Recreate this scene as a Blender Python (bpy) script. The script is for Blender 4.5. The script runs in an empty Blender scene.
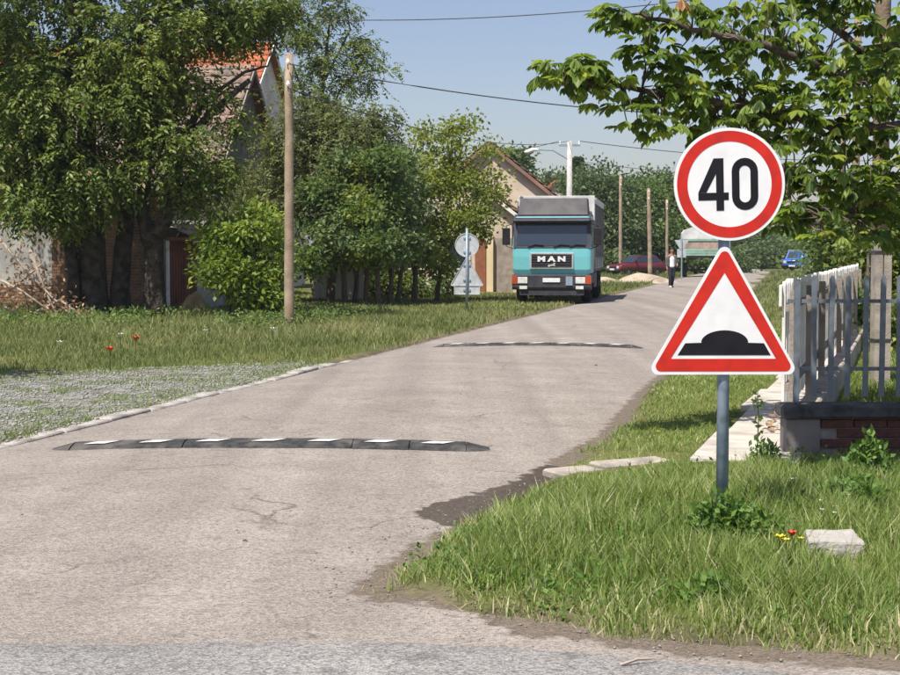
import bpy, math, random
import numpy as np
from mathutils import Vector, Matrix
random.seed(7); rng = np.random.default_rng(7)
S = bpy.context.scene
COL = S.collection
# ---------------------------------------------------------------- camera
F = 1600.0; CH = 1.65; PITCH = math.atan(85.5 / F)
cam = bpy.data.objects.new('camera', bpy.data.cameras.new('camera')); COL.objects.link(cam)
cam.data.sensor_width = 36; cam.data.lens = 36 * F / 900; cam.data.clip_end = 5000; cam.data.clip_start = .1
cam.location = (0, 0, CH); cam.rotation_euler = (math.radians(90) - PITCH, 0, 0)
S.camera = cam
# ---------------------------------------------------------------- sky, sun, exposure
LD = Vector((.55, .835, 0)).normalized(); EL = math.radians(60)
w = bpy.data.worlds.new('World'); S.world = w; w.use_nodes = True
nt = w.node_tree; sky = nt.nodes.new('ShaderNodeTexSky'); sky.sky_type = 'NISHITA'; sky.sun_disc = False
sky.sun_elevation = EL; sky.sun_rotation = math.atan2(-LD.x, -LD.y); sky.altitude = 100
sky.air_density = 1.0; sky.dust_density = 1.3; sky.ozone_density = 2.8
tn_ = nt.nodes.new('ShaderNodeMixRGB'); tn_.blend_type = 'MULTIPLY'; tn_.inputs[0].default_value = 1; tn_.inputs[2].default_value = (1.09, .975, .99, 1)
nt.links.new(sky.outputs[0], tn_.inputs[1]); nt.links.new(tn_.outputs[0], nt.nodes['Background'].inputs[0]); nt.nodes['Background'].inputs[1].default_value = .084
sd = bpy.data.lights.new('sun', 'SUN'); sd.energy = 4.2; sd.angle = math.radians(.5); sd.color = (1, .94, .84)
so = bpy.data.objects.new('sun', sd); COL.objects.link(so)
so.rotation_euler = Vector((LD.x * math.cos(EL), LD.y * math.cos(EL), -math.sin(EL))).to_track_quat('-Z', 'Y').to_euler()
so.location = (-20, -20, 40)
S.view_settings.view_transform = 'Standard'; S.view_settings.look = 'None'; S.view_settings.gamma = 1
S.view_settings.use_curve_mapping = False; S.view_settings.exposure = .58

# ---------------------------------------------------------------- pixel (900x675) -> world on a given height or depth
def ray(px, py):
    u = (px - 450) / F; v = (337.5 - py) / F
    return (u, math.cos(PITCH) + v * math.sin(PITCH), -math.sin(PITCH) + v * math.cos(PITCH))
def G(px, py, z=0.):
    d = ray(px, py); t = (z - CH) / d[2]; return Vector((d[0] * t, d[1] * t, z))
def P(px, py, Y):
    d = ray(px, py); t = Y / d[1]; return Vector((d[0] * t, Y, CH + d[2] * t))

# ---------------------------------------------------------------- object helpers
def tag(o, label=None, cat=None, group=None, kind=None):
    if label: o['label'] = label
    if cat: o['category'] = cat
    if group: o['group'] = group
    if kind: o['kind'] = kind
    return o
def empty(name, loc=(0, 0, 0), rz=0., label=None, cat=None, group=None):
    o = bpy.data.objects.new(name, None); COL.objects.link(o); o.location = loc; o.rotation_euler = (0, 0, rz)
    o.empty_display_size = .1
    return tag(o, label, cat, group)
def link(name, me, mat=None, parent=None, loc=None):
    o = bpy.data.objects.new(name, me); COL.objects.link(o)
    if mat is not None and not me.materials: me.materials.append(mat)
    if parent: o.parent = parent
    if loc is not None: o.location = loc
    return o
class MB:
    def __init__(s): s.v = []; s.f = []
    def add(s, vs, fs):
        n = len(s.v); s.v += [tuple(p) for p in vs]; s.f += [tuple(i + n for i in f) for f in fs]; return s
    def box(s, x0, x1, y0, y1, z0, z1, M=None, bev=0.):
        if bev:
            b = bev; vs = []; 
            for z, k in ((z0, b), (z0 + b, 0), (z1 - b, 0), (z1, b)):
                for (sx, sy) in ((x0 + k, y0 + k), (x1 - k, y0 + k), (x1 - k, y1 - k), (x0 + k, y1 - k)): vs.append(Vector((sx, sy, z)))
            fs = [(3, 2, 1, 0), (12, 13, 14, 15)]
            for r in range(3):
                for i in range(4): j = (i + 1) % 4; fs.append((r * 4 + i, r * 4 + j, r * 4 + 4 + j, r * 4 + 4 + i))
        else:
            vs = [Vector(p) for p in ((x0, y0, z0), (x1, y0, z0), (x1, y1, z0), (x0, y1, z0), (x0, y0, z1), (x1, y0, z1), (x1, y1, z1), (x0, y1, z1))]
            fs = [(3, 2, 1, 0), (4, 5, 6, 7), (0, 1, 5, 4), (1, 2, 6, 5), (2, 3, 7, 6), (3, 0, 4, 7)]
        if M is not None: vs = [M @ p for p in vs]
        return s.add(vs, fs)
    def tube(s, pts, rad, n=8, caps=True):
        pts = [Vector(p) for p in pts]
        if not hasattr(rad, '__len__'): rad = [rad] * len(pts)
        rings = []
        for i, p in enumerate(pts):
            d = (pts[min(i + 1, len(pts) - 1)] - pts[max(i - 1, 0)]).normalized()
            a = Vector((1, 0, 0)) if abs(d.x) < .8 else Vector((0, 1, 0))
            x = d.cross(a).normalized(); y = d.cross(x)
            rings.append([p + (x * math.cos(2 * math.pi * k / n) + y * math.sin(2 * math.pi * k / n)) * rad[i] for k in range(n)])
        vs = [q for r in rings for q in r]; fs = []
        for i in range(len(pts) - 1):
            for k in range(n): j = (k + 1) % n; fs.append((i * n + k, i * n + j, i * n + n + j, i * n + n + k))
        if caps: fs += [tuple(range(n - 1, -1, -1)), tuple((len(pts) - 1) * n + k for k in range(n))]
        return s.add(vs, fs)
    def prism(s, poly, a, b, axis='y', M=None):
        # poly of 2d points; extruded along axis between a and b
        n = len(poly)
        def q(p, t): return Vector({'y': (p[0], t, p[1]), 'x': (t, p[0], p[1]), 'z': (p[0], p[1], t)}[axis])
        vs = [q(p, a) for p in poly] + [q(p, b) for p in poly]
        if M is not None: vs = [M @ p for p in vs]
        fs = [tuple(range(n)), tuple(range(2 * n - 1, n - 1, -1))] + [(i, n + i, n + (i + 1) % n, (i + 1) % n) for i in range(n)]
        return s.add(vs, fs)
    def ring(s, outer, inner, a, b, M=None):    # flat ring between two loops of equal count, axis y
        n = len(outer); vs = [Vector((p[0], t, p[1])) for t in (a, b) for L in (outer, inner) for p in L]
        if M is not None: vs = [M @ p for p in vs]
        fs = []
        for i in range(n):
            j = (i + 1) % n
            fs += [(i, j, n + j, n + i), (2 * n + j, 2 * n + i, 3 * n + i, 3 * n + j), (j, i, 2 * n + i, 2 * n + j), (n + i, n + j, 3 * n + j, 3 * n + i)]
        return s.add(vs, fs)
    def mesh(s, name, smooth=False, fix=True):
        me = bpy.data.meshes.new(name); me.from_pydata(s.v, [], s.f); 
        if fix:
            import bmesh
            bm = bmesh.new(); bm.from_mesh(me); bmesh.ops.recalc_face_normals(bm, faces=bm.faces); bm.to_mesh(me); bm.free()
        if smooth: me.polygons.foreach_set('use_smooth', [True] * len(me.polygons))
        return me
    def build(s, name, mat, parent=None, smooth=False, loc=None): return link(name, s.mesh(name, smooth), mat, parent, loc)
def npmesh(name, V, loops, sizes, attrs=None, smooth=False):
    me = bpy.data.meshes.new(name); V = np.asarray(V, np.float32); loops = np.asarray(loops, np.int32).ravel(); sizes = np.asarray(sizes, np.int32)
    me.vertices.add(len(V)); me.vertices.foreach_set('co', V.ravel())
    me.loops.add(len(loops)); me.loops.foreach_set('vertex_index', loops)
    me.polygons.add(len(sizes)); st = np.zeros(len(sizes), np.int32); st[1:] = np.cumsum(sizes)[:-1]
    me.polygons.foreach_set('loop_start', st); me.polygons.foreach_set('loop_total', sizes)
    if smooth: me.polygons.foreach_set('use_smooth', np.ones(len(sizes), bool))
    for k, a in (attrs or {}).items():
        at = me.attributes.new(k, 'FLOAT', 'POINT'); at.data.foreach_set('value', np.asarray(a, np.float32))
    me.update(calc_edges=True); me.validate()
    return me
def gridmesh(name, X, Y, Z, attrs=None, smooth=True):
    ny, nx = X.shape; V = np.stack([X, Y, Z], -1).reshape(-1, 3)
    i = np.arange(ny * nx).reshape(ny, nx)
    q = np.stack([i[:-1, :-1], i[:-1, 1:], i[1:, 1:], i[1:, :-1]], -1).reshape(-1, 4)
    return npmesh(name, V, q, np.full(len(q), 4), {k: a.ravel() for k, a in (attrs or {}).items()}, smooth)
def circ(r, n=48, cx=0, cy=0, a0=0): return [(cx + r * math.cos(a0 + 2 * math.pi * k / n), cy + r * math.sin(a0 + 2 * math.pi * k / n)) for k in range(n)]
def copy_tree(o, parent=None):
    c = o.copy(); COL.objects.link(c)
    if parent: c.parent = parent
    for ch in o.children: copy_tree(ch, c)
    return c
def vnoise(x, y, s=1., seed=0):     # cheap smooth value noise, vectorised
    x = np.asarray(x, float) * s + seed * 17.3; y = np.asarray(y, float) * s - seed * 9.1
    xi = np.floor(x); yi = np.floor(y); fx = x - xi; fy = y - yi; fx = fx * fx * (3 - 2 * fx); fy = fy * fy * (3 - 2 * fy)
    def h(a, b): t = np.sin(a * 127.1 + b * 311.7 + seed * 3.3) * 43758.5453; return t - np.floor(t)
    return (h(xi, yi) * (1 - fx) + h(xi + 1, yi) * fx) * (1 - fy) + (h(xi, yi + 1) * (1 - fx) + h(xi + 1, yi + 1) * fx) * fy
def sstep(a, b, x): t = np.clip((np.asarray(x, float) - a) / (b - a), 0, 1); return t * t * (3 - 2 * t)

# ---------------------------------------------------------------- materials
def newmat(name):
    m = bpy.data.materials.new(name); m.use_nodes = True; return m, m.node_tree, m.node_tree.nodes['Principled BSDF']
def noise_mat(name, c1, c2, scale=8., rough=.8, bump=0., detail=6., bscale=None, metal=0., lo=.35, hi=.65, c3=None, s3=1., spec=.3, dist=.02):
    m, t, b = newmat(name); N = t.nodes; L = t.links
    tc = N.new('ShaderNodeTexCoord'); n = N.new('ShaderNodeTexNoise'); n.inputs['Scale'].default_value = scale; n.inputs['Detail'].default_value = detail
    L.new(tc.outputs['Object'], n.inputs['Vector'])
    r = N.new('ShaderNodeValToRGB'); r.color_ramp.elements[0].position = lo; r.color_ramp.elements[1].position = hi
    r.color_ramp.elements[0].color = (*c1, 1); r.color_ramp.elements[1].color = (*c2, 1); L.new(n.outputs[0], r.inputs[0])
    out = r.outputs[0]
    if c3:
        n3 = N.new('ShaderNodeTexNoise'); n3.inputs['Scale'].default_value = s3; n3.inputs['Detail'].default_value = 5; L.new(tc.outputs['Object'], n3.inputs['Vector'])
        r3 = N.new('ShaderNodeValToRGB'); r3.color_ramp.elements[0].position = .48; r3.color_ramp.elements[1].position = .66; L.new(n3.outputs[0], r3.inputs[0])
        mx = N.new('ShaderNodeMixRGB'); L.new(r3.outputs[0], mx.inputs[0]); L.new(out, mx.inputs[1]); mx.inputs[2].default_value = (*c3, 1); out = mx.outputs[0]
    L.new(out, b.inputs['Base Color']); b.inputs['Roughness'].default_value = rough; b.inputs['Metallic'].default_value = metal
    b.inputs['Specular IOR Level'].default_value = spec
    if bump:
        nb = N.new('ShaderNodeTexNoise'); nb.inputs['Scale'].default_value = bscale or scale * 2; nb.inputs['Detail'].default_value = 6; L.new(tc.outputs['Object'], nb.inputs['Vector'])
        bp = N.new('ShaderNodeBump'); bp.inputs['Strength'].default_value = bump; bp.inputs['Distance'].default_value = dist
        L.new(nb.outputs[0], bp.inputs['Height']); L.new(bp.outputs[0], b.inputs['Normal'])
    return m
def leaf_mat(name, cols, trans=.35, rough=.5, spec=.3):
    # cols: list of (pos, colour) along the per-leaf tint
    m, t, b = newmat(name); N = t.nodes; L = t.links
    a = N.new('ShaderNodeAttribute'); a.attribute_name = 'tint'
    r = N.new('ShaderNodeValToRGB'); e = r.color_ramp.elements
    e[0].position = cols[0][0]; e[0].color = (*cols[0][1], 1); e[1].position = cols[-1][0]; e[1].color = (*cols[-1][1], 1)
    for p, c in cols[1:-1]: k = e.new(p); k.color = (*c, 1)
    L.new(a.outputs['Fac'], r.inputs[0]); L.new(r.outputs[0], b.inputs['Base Color'])
    b.inputs['Roughness'].default_value = rough; b.inputs['Specular IOR Level'].default_value = spec
    tr = N.new('ShaderNodeBsdfTranslucent'); hs = N.new('ShaderNodeHueSaturation'); hs.inputs['Hue'].default_value = .485; hs.inputs['Value'].default_value = 1.7; hs.inputs['Saturation'].default_value = 1.1
    L.new(r.outputs[0], hs.inputs['Color']); L.new(hs.outputs[0], tr.inputs['Color'])
    mx = N.new('ShaderNodeMixShader'); mx.inputs[0].default_value = trans
    L.new(b.outputs[0], mx.inputs[1]); L.new(tr.outputs[0], mx.inputs[2]); L.new(mx.outputs[0], N['Material Output'].inputs['Surface'])
    return m
M = {}
M['wet_dirt'] = noise_mat('wet_dirt', (.05, .04, .03), (.12, .1, .08), 25, .9, .6, bscale=60)
M['concrete'] = noise_mat('concrete', (.34, .32, .29), (.50, .47, .43), 6, .85, .35, bscale=70, c3=(.25, .23, .2), s3=2.5)
M['kerb'] = noise_mat('kerb', (.36, .33, .30), (.52, .49, .46), 5, .85, .4, bscale=60, c3=(.24, .22, .19), s3=3)
M['slab'] = noise_mat('slab', (.46, .42, .37), (.60, .56, .50), 4, .85, .35, bscale=50, c3=(.34, .30, .26), s3=1.7)
M['dark_concrete'] = noise_mat('dark_concrete', (.035, .037, .04), (.10, .10, .10), 9, .85, .5, bscale=40)
M['brick'] = noise_mat('brick', (.10, .042, .034), (.17, .068, .05), 9, .9, .8, bscale=45, c3=(.06, .04, .036), s3=6)
M['old_brick'] = noise_mat('old_brick', (.16, .09, .055), (.28, .16, .1), 5, .9, .4, bscale=40, c3=(.10, .07, .05), s3=1.5)
M['mortar'] = noise_mat('mortar', (.22, .20, .18), (.34, .31, .28), 8, .9, .4, bscale=50)
M['plaster'] = noise_mat('plaster', (.30, .30, .29), (.42, .41, .39), 2.5, .9, .3, bscale=25, c3=(.22, .2, .18), s3=1.2)
M['white_plaster'] = noise_mat('white_plaster', (.62, .61, .58), (.76, .75, .72), 1.5, .9, .2, bscale=25, c3=(.5, .48, .44), s3=.8)
M['beige_plaster'] = noise_mat('beige_plaster', (.58, .48, .38), (.68, .57, .46), 1.5, .9, .2, bscale=25, c3=(.48, .39, .31), s3=.7)
M['cream'] = noise_mat('cream', (.70, .55, .34), (.78, .64, .43), 2, .85, .1, c3=(.6, .48, .3), s3=1)
M['grey_wall'] = noise_mat('grey_wall', (.14, .13, .12), (.22, .2, .19), 3, .9, .3, bscale=30)
M['tile_orange'] = noise_mat('tile_orange', (.42, .12, .055), (.58, .2, .09), 1.8, .85, .3, bscale=40, c3=(.3, .12, .07), s3=.9)
M['tile_old'] = noise_mat('tile_old', (.26, .18, .14), (.40, .28, .22), 2.2, .9, .3, bscale=40, c3=(.2, .17, .14), s3=.9)
M['tile_brown'] = noise_mat('tile_brown', (.22, .12, .085), (.34, .2, .14), 2.2, .9, .3, bscale=40, c3=(.2, .15, .12), s3=.9)
M['wood_pole'] = noise_mat('wood_pole', (.30, .22, .15), (.44, .34, .25), 3, .85, .5, bscale=30, c3=(.22, .17, .12), s3=2)
M['grey_wood'] = noise_mat('grey_wood', (.24, .2, .17), (.36, .31, .27), 4, .85, .4, bscale=30)
M['pole_concrete'] = noise_mat('pole_concrete', (.46, .45, .43), (.60, .59, .57), 5, .85, .3, bscale=60)
M['stub_concrete'] = noise_mat('stub_concrete', (.36, .31, .26), (.50, .45, .39), 6, .88, .4, bscale=70, c3=(.28, .25, .22), s3=4)
M['rust'] = noise_mat('rust', (.16, .045, .03), (.24, .07, .045), 3, .6, .2, c3=(.1, .035, .025), s3=2)
M['brown_wood'] = noise_mat('brown_wood', (.22, .085, .045), (.30, .12, .065), 4, .6, .2)
M['bark'] = noise_mat('bark', (.03, .025, .02), (.10, .08, .064), 6, .95, 1., bscale=18, dist=.05)
M['bark_thin'] = noise_mat('bark_thin', (.07, .055, .042), (.16, .125, .1), 14, .9, .5, bscale=40)
M['dead_wood'] = noise_mat('dead_wood', (.35, .28, .22), (.5, .43, .36), 9, .85, .3)
M['galv'] = noise_mat('galv', (.24, .30, .36), (.32, .39, .46), 12, .45, .05, metal=.15, spec=.5)
M['post_blue'] = noise_mat('post_blue', (.20, .26, .33), (.28, .35, .42), 10, .45, .08, c3=(.16, .2, .25), s3=14, spec=.5)
M['sign_back'] = noise_mat('sign_back', (.50, .53, .55), (.60, .63, .65), 5, .45, .05, metal=.2, c3=(.42, .45, .48), s3=6, spec=.5)
M['sign_white'] = noise_mat('sign_white', (.80, .80, .80), (.86, .86, .86), 5, .32, 0, c3=(.76, .76, .77), s3=9, spec=.5)
M['sign_red'] = noise_mat('sign_red', (.56, .02, .010), (.63, .026, .012), 6, .35, 0, c3=(.48, .022, .014), s3=11, spec=.45)
M['sign_black'] = noise_mat('sign_black', (.008, .008, .011), (.013, .013, .017), 8, .4, 0)
M['sign_blue'] = noise_mat('sign_blue', (.03, .16, .55), (.04, .2, .62), 8, .4, 0)
M['rubber'] = noise_mat('rubber', (.03, .03, .032), (.07, .07, .07), 16, .9, .6, bscale=120, c3=(.13, .12, .11), s3=5)
M['road_white'] = noise_mat('road_white', (.62, .6, .57), (.78, .77, .74), 18, .7, .1, c3=(.45, .43, .4), s3=12)
M['white_paint'] = noise_mat('white_paint', (.74, .72, .68), (.84, .82, .79), 6, .6, .1, c3=(.62, .58, .52), s3=5)
M['fence_grey'] = noise_mat('fence_grey', (.12, .145, .175), (.165, .195, .23), 10, .5, .08, c3=(.13, .12, .115), s3=9, spec=.5)
M['black'] = noise_mat('black', (.008, .008, .009), (.02, .02, .022), 12, .6, 0)
M['tyre'] = noise_mat('tyre', (.012, .012, .012), (.035, .033, .03), 12, .9, .2)
M['rim'] = noise_mat('rim', (.16, .16, .16), (.3, .3, .3), 8, .5, 0, metal=.4)
M['teal'] = noise_mat('teal', (.15, .48, .53), (.18, .53, .58), 3, .35, 0, c3=(.18, .45, .48), s3=3, spec=.5)
M['tarp_dark'] = noise_mat('tarp_dark', (.065, .06, .066), (.10, .095, .10), 3, .7, .2, c3=(.12, .11, .11), s3=1.2)
M['tarp_grey'] = noise_mat('tarp_grey', (.26, .25, .24), (.36, .34, .33), 2, .6, .3, bscale=5, c3=(.2, .19, .18), s3=.8)
M['tarp_white'] = noise_mat('tarp_white', (.60, .60, .60), (.72, .72, .71), 2, .6, .2, bscale=6, c3=(.5, .5, .5), s3=1.5)
M['bumper'] = noise_mat('bumper', (.035, .035, .045), (.06, .06, .075), 5, .6, 0)
M['chrome'] = noise_mat('chrome', (.6, .6, .6), (.75, .75, .75), 5, .25, 0, metal=.6)
M['orange_lens'] = noise_mat('orange_lens', (.36, .06, .03), (.42, .08, .035), 9, .25, 0)
M['head_lens'] = noise_mat('head_lens', (.55, .56, .55), (.75, .75, .73), 9, .12, 0, spec=.7)
M['plate'] = noise_mat('plate', (.7, .7, .7), (.8, .8, .8), 9, .5, 0)
M['car_blue'] = noise_mat('car_blue', (.012, .11, .48), (.016, .14, .56), 3, .3, 0, spec=.6)
M['car_red'] = noise_mat('car_red', (.10, .015, .02), (.13, .02, .026), 3, .3, 0, spec=.6)
M['green_paint'] = noise_mat('green_paint', (.20, .38, .30), (.28, .46, .38), 2, .6, 0, c3=(.22, .30, .24), s3=1.5)
M['load_brown'] = noise_mat('load_brown', (.32, .24, .19), (.45, .36, .3), 3, .9, .3, c3=(.25, .2, .17), s3=2)
M['sand'] = noise_mat('sand', (.40, .32, .24), (.52, .43, .33), 5, .95, .7, bscale=12, c3=(.33, .26, .19), s3=1.5)
M['hay'] = noise_mat('hay', (.42, .31, .16), (.55, .43, .25), 12, .95, .8, bscale=40)
M['stone'] = noise_mat('stone', (.36, .34, .31), (.48, .46, .43), 6, .9, .5, bscale=50, c3=(.27, .25, .21), s3=5)
M['pebble'] = noise_mat('pebble', (.2, .19, .17), (.36, .345, .315), 3, .9, 0)
M['skin'] = noise_mat('skin', (.32, .17, .11), (.38, .21, .14), 9, .55, 0)
M['hair'] = noise_mat('hair', (.012, .009, .008), (.03, .022, .018), 30, .5, 0)
M['jacket'] = noise_mat('jacket', (.075, .07, .07), (.12, .11, .11), 9, .85, .2)
M['shirt'] = noise_mat('shirt', (.72, .73, .78), (.8, .81, .85), 6, .8, .1)
M['jeans'] = noise_mat('jeans', (.018, .02, .035), (.035, .04, .06), 20, .85, .1)
M['wire'] = noise_mat('wire', (.05, .05, .055), (.09, .09, .1), 5, .6, 0)
M['yellow_petal'] = noise_mat('yellow_petal', (.75, .58, .04), (.85, .68, .08), 9, .6, 0)
M['red_petal'] = noise_mat('red_petal', (.62, .06, .02), (.72, .1, .03), 9, .6, 0)
M['white_petal'] = noise_mat('white_petal', (.75, .75, .72), (.85, .85, .82), 9, .6, 0)
def glass(name, c, r=.06):
    m, t, b = newmat(name); b.inputs['Base Color'].default_value = (*c, 1); b.inputs['Roughness'].default_value = r; b.inputs['Specular IOR Level'].default_value = .9
    n = t.nodes.new('ShaderNodeTexNoise'); n.inputs['Scale'].default_value = 2.; mr = t.nodes.new('ShaderNodeMapRange'); mr.inputs[3].default_value = r * .6; mr.inputs[4].default_value = r * 1.8
    t.links.new(n.outputs[0], mr.inputs[0]); t.links.new(mr.outputs[0], b.inputs['Roughness']); return m
M['glass'] = glass('glass', (.025, .04, .055))
GREEN = [(0, (.035, .065, .016)), (.45, (.07, .115, .024)), (.75, (.115, .165, .035)), (1, (.18, .21, .055))]
M['leaf_dark'] = leaf_mat('leaf_dark', [(0, (.022, .04, .011)), (.3, (.065, .105, .022)), (.6, (.145, .2, .04)), (.92, (.29, .34, .085)), (1, (.28, .18, .11))], .28)
M['leaf_mid'] = leaf_mat('leaf_mid', [(0, (.045, .085, .024)), (.5, (.105, .17, .045)), (1, (.22, .29, .08))])
M['leaf_grey'] = leaf_mat('leaf_grey', [(0, (.07, .115, .045)), (.5, (.15, .215, .085)), (1, (.28, .34, .15))])
M['leaf_bright'] = leaf_mat('leaf_bright', [(0, (.07, .125, .02)), (.5, (.17, .25, .04)), (1, (.32, .39, .075))], .35)
M['leaf_yellow'] = leaf_mat('leaf_yellow', [(0, (0.109, 0.149, 0.030)), (.5, (0.211, 0.269, 0.053)), (1, (0.374, 0.389, 0.090))], .4)
M['leaf_olive'] = leaf_mat('leaf_olive', [(0, (.055, .075, .026)), (.5, (.125, .155, .05)), (.85, (.21, .235, .08)), (1, (.28, .2, .12))])
M['leaf_chestnut'] = leaf_mat('leaf_chestnut', [(0, (.035, .07, .014)), (.4, (.095, .16, .028)), (.75, (.2, .29, .05)), (.93, (.32, .38, .08)), (1, (.34, .19, .07))], .42, .45, .35)
M['leaf_far'] = leaf_mat('leaf_far', [(0, (0.047, 0.083, 0.033)), (.5, (0.094, 0.143, 0.053)), (1, (0.172, 0.224, 0.083))])
M['leaf_dead'] = leaf_mat('leaf_dead', [(0, (.2, .12, .07)), (.5, (.33, .22, .13)), (1, (.46, .34, .22))], .2, .8)
M['grass'] = leaf_mat('grass', [(0, (.085, .15, .028)), (.4, (.185, .265, .06)), (.68, (.29, .36, .11)), (.85, (.44, .46, .21)), (1, (.62, .57, .36))], .3, .55)
M['grass_dry'] = leaf_mat('grass_dry', [(0, (.065, .10, .028)), (.35, (.14, .18, .055)), (.7, (.27, .28, .11)), (1, (.50, .44, .26))], .3, .6)
M['weed'] = leaf_mat('weed', [(0, (0.050, 0.108, 0.022)), (.5, (0.108, 0.202, 0.041)), (1, (0.187, 0.302, 0.065))], .3)
# ================================================================ SETTING: ground, roads, path
SL = .2094
def cx_(Y): return -4.07 + SL * np.asarray(Y, float)
HW = 2.43
def ledge(Y): return cx_(Y) - HW
VP_PX = [(342, 601), (392, 563), (446, 534), (490, 509), (535, 475), (594, 441), (636, 396)]
VERGE = [tuple(G(*p)[:2]) for p in VP_PX] + [(float(cx_(y)) + HW + .0032 * (y - 18), y) for y in (30, 45, 60, 75, 100, 140, 200, 400)] + [(400, 400), (400, 6.1)] + \
        [tuple(G(*p)[:2]) for p in ((900, 667), (780, 659), (660, 650), (547, 635), (493, 626), (437, 614), (400, 606))]
def sdist(X, Y, poly):          # signed distance, positive inside
    X = np.asarray(X, float); Y = np.asarray(Y, float); d = np.full(X.shape, 1e9); ins = np.zeros(X.shape, bool); n = len(poly)
    for i in range(n):
        (ax, ay), (bx, by) = poly[i], poly[(i + 1) % n]
        ex, ey = bx - ax, by - ay; t = np.clip(((X - ax) * ex + (Y - ay) * ey) / (ex * ex + ey * ey), 0, 1)
        d = np.minimum(d, np.hypot(X - ax - t * ex, Y - ay - t * ey))
        c = ((ay > Y) != (by > Y)) & (X < ex * (Y - ay) / (ey if ey else 1e-9) + ax); ins ^= c
    return np.where(ins, d, -d)
def ldist(X, Y): return (ledge(Y) - X) * .979          # inside the left side when positive
GRAVEL = [tuple(G(*p, .06)[:2]) for p in ((-260, 372), (0, 371), (120, 369), (235, 363), (300, 360), (322, 362), (250, 385), (140, 412), (0, 441), (-200, 490))]
def ground_parts(X, Y):
    dr = sdist(X, Y, VERGE) + (vnoise(X, Y, 3.1, 2) - .5) * .16 + (vnoise(X, Y, 11, 3) - .5) * .07
    dl = ldist(X, Y)
    zr = -.06 + .14 * sstep(-.12, .35, dr) + .06 * sstep(.2, 1.6, dr) + (vnoise(X, Y, 1.3, 5) - .5) * .05 * sstep(.2, 1, dr)
    zl = -.06 + .10 * sstep(-.05, .12, dl) + .05 * sstep(3, 8, dl) * sstep(24, 30, Y) + (vnoise(X, Y, .9, 6) - .5) * .05 * sstep(.3, 1, dl)
    z = np.maximum(zr, zl); z = np.where(Y < 5.5, np.minimum(z, -.06), z)
    return z, dr, dl
def gz(X, Y): return ground_parts(np.asarray(X, float), np.asarray(Y, float))[0]
def gz1(x, y): return float(gz(np.array([x]), np.array([y]))[0])
xs = np.concatenate([[-1500, -700, -350, -180, -100, -60, -40, -28, -20, -16], np.arange(-14, 9, .16), [9.5, 10.5, 12, 14, 17, 20, 24, 30, 40, 60, 100, 180, 350, 700, 1500]])
ys = np.concatenate([[-1500, -500, -150, -50, -15, 0, 4], np.arange(5.6, 16, .11), np.arange(16, 30, .2), np.arange(30, 70, .6), np.arange(70, 200, 4), [220, 260, 320, 450, 700, 1100, 2500]])
GX, GY = np.meshgrid(xs, ys); GZ, DR, DL = ground_parts(GX, GY)
gw = np.maximum(sstep(.08, .35, DR), sstep(.05, .3, DL)); gr = sstep(-.1, .35, sdist(GX, GY, GRAVEL) + (vnoise(GX, GY, 1.6, 8) - .5) * .8)
gm, t, b = newmat('ground'); N = t.nodes; L = t.links
tc = N.new('ShaderNodeTexCoord')
def nz(scale, det=6): n = N.new('ShaderNodeTexNoise'); n.inputs['Scale'].default_value = scale; n.inputs['Detail'].default_value = det; L.new(tc.outputs['Object'], n.inputs['Vector']); return n
def rampn(src, p0, c0, p1, c1):
    r = N.new('ShaderNodeValToRGB'); r.color_ramp.elements[0].position = p0; r.color_ramp.elements[1].position = p1; r.color_ramp.elements[0].color = (*c0, 1); r.color_ramp.elements[1].color = (*c1, 1); L.new(src, r.inputs[0]); return r.outputs[0]
def mixn(fac, a, c):
    m = N.new('ShaderNodeMixRGB')
    for i, s in ((0, fac), (1, a), (2, c)):
        if hasattr(s, 'is_output'): L.new(s, m.inputs[i])
        else: m.inputs[i].default_value = s if i == 0 else (*s, 1)
    return m.outputs[0]
dirt = mixn(rampn(nz(2.2).outputs[0], .4, (0, 0, 0), .6, (1, 1, 1)), rampn(nz(30).outputs[0], .3, (.13, .10, .075), .7, (.24, .19, .145)), rampn(nz(45).outputs[0], .3, (.06, .048, .038), .7, (.12, .098, .075)))
grs = mixn(rampn(nz(.55).outputs[0], .4, (0, 0, 0), .62, (1, 1, 1)), rampn(nz(9, 9).outputs[0], .3, (.065, .085, .022), .7, (.13, .155, .04)), rampn(nz(7, 9).outputs[0], .3, (.14, .14, .05), .7, (.23, .21, .085)))
grav = mixn(rampn(nz(3.5, 7).outputs[0], .45, (0, 0, 0), .6, (.8, .8, .8)), rampn(nz(22, 8).outputs[0], .32, (.18, .18, .17), .66, (.34, .335, .315)), (.14, .15, .085))
ag = N.new('ShaderNodeAttribute'); ag.attribute_name = 'grassw'; av = N.new('ShaderNodeAttribute'); av.attribute_name = 'gravel'
col = mixn(av.outputs['Fac'], mixn(ag.outputs['Fac'], dirt, grs), grav)
L.new(col, b.inputs['Base Color']); b.inputs['Roughness'].default_value = .95; b.inputs['Specular IOR Level'].default_value = .15
bp = N.new('ShaderNodeBump'); bp.inputs['Strength'].default_value = .8; bp.inputs['Distance'].default_value = .03; L.new(nz(35, 8).outputs[0], bp.inputs['Height']); L.new(bp.outputs[0], b.inputs['Normal'])
tag(link('ground', gridmesh('ground', GX, GY, GZ, {'grassw': gw, 'gravel': gr}), gm), kind='structure')

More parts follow.
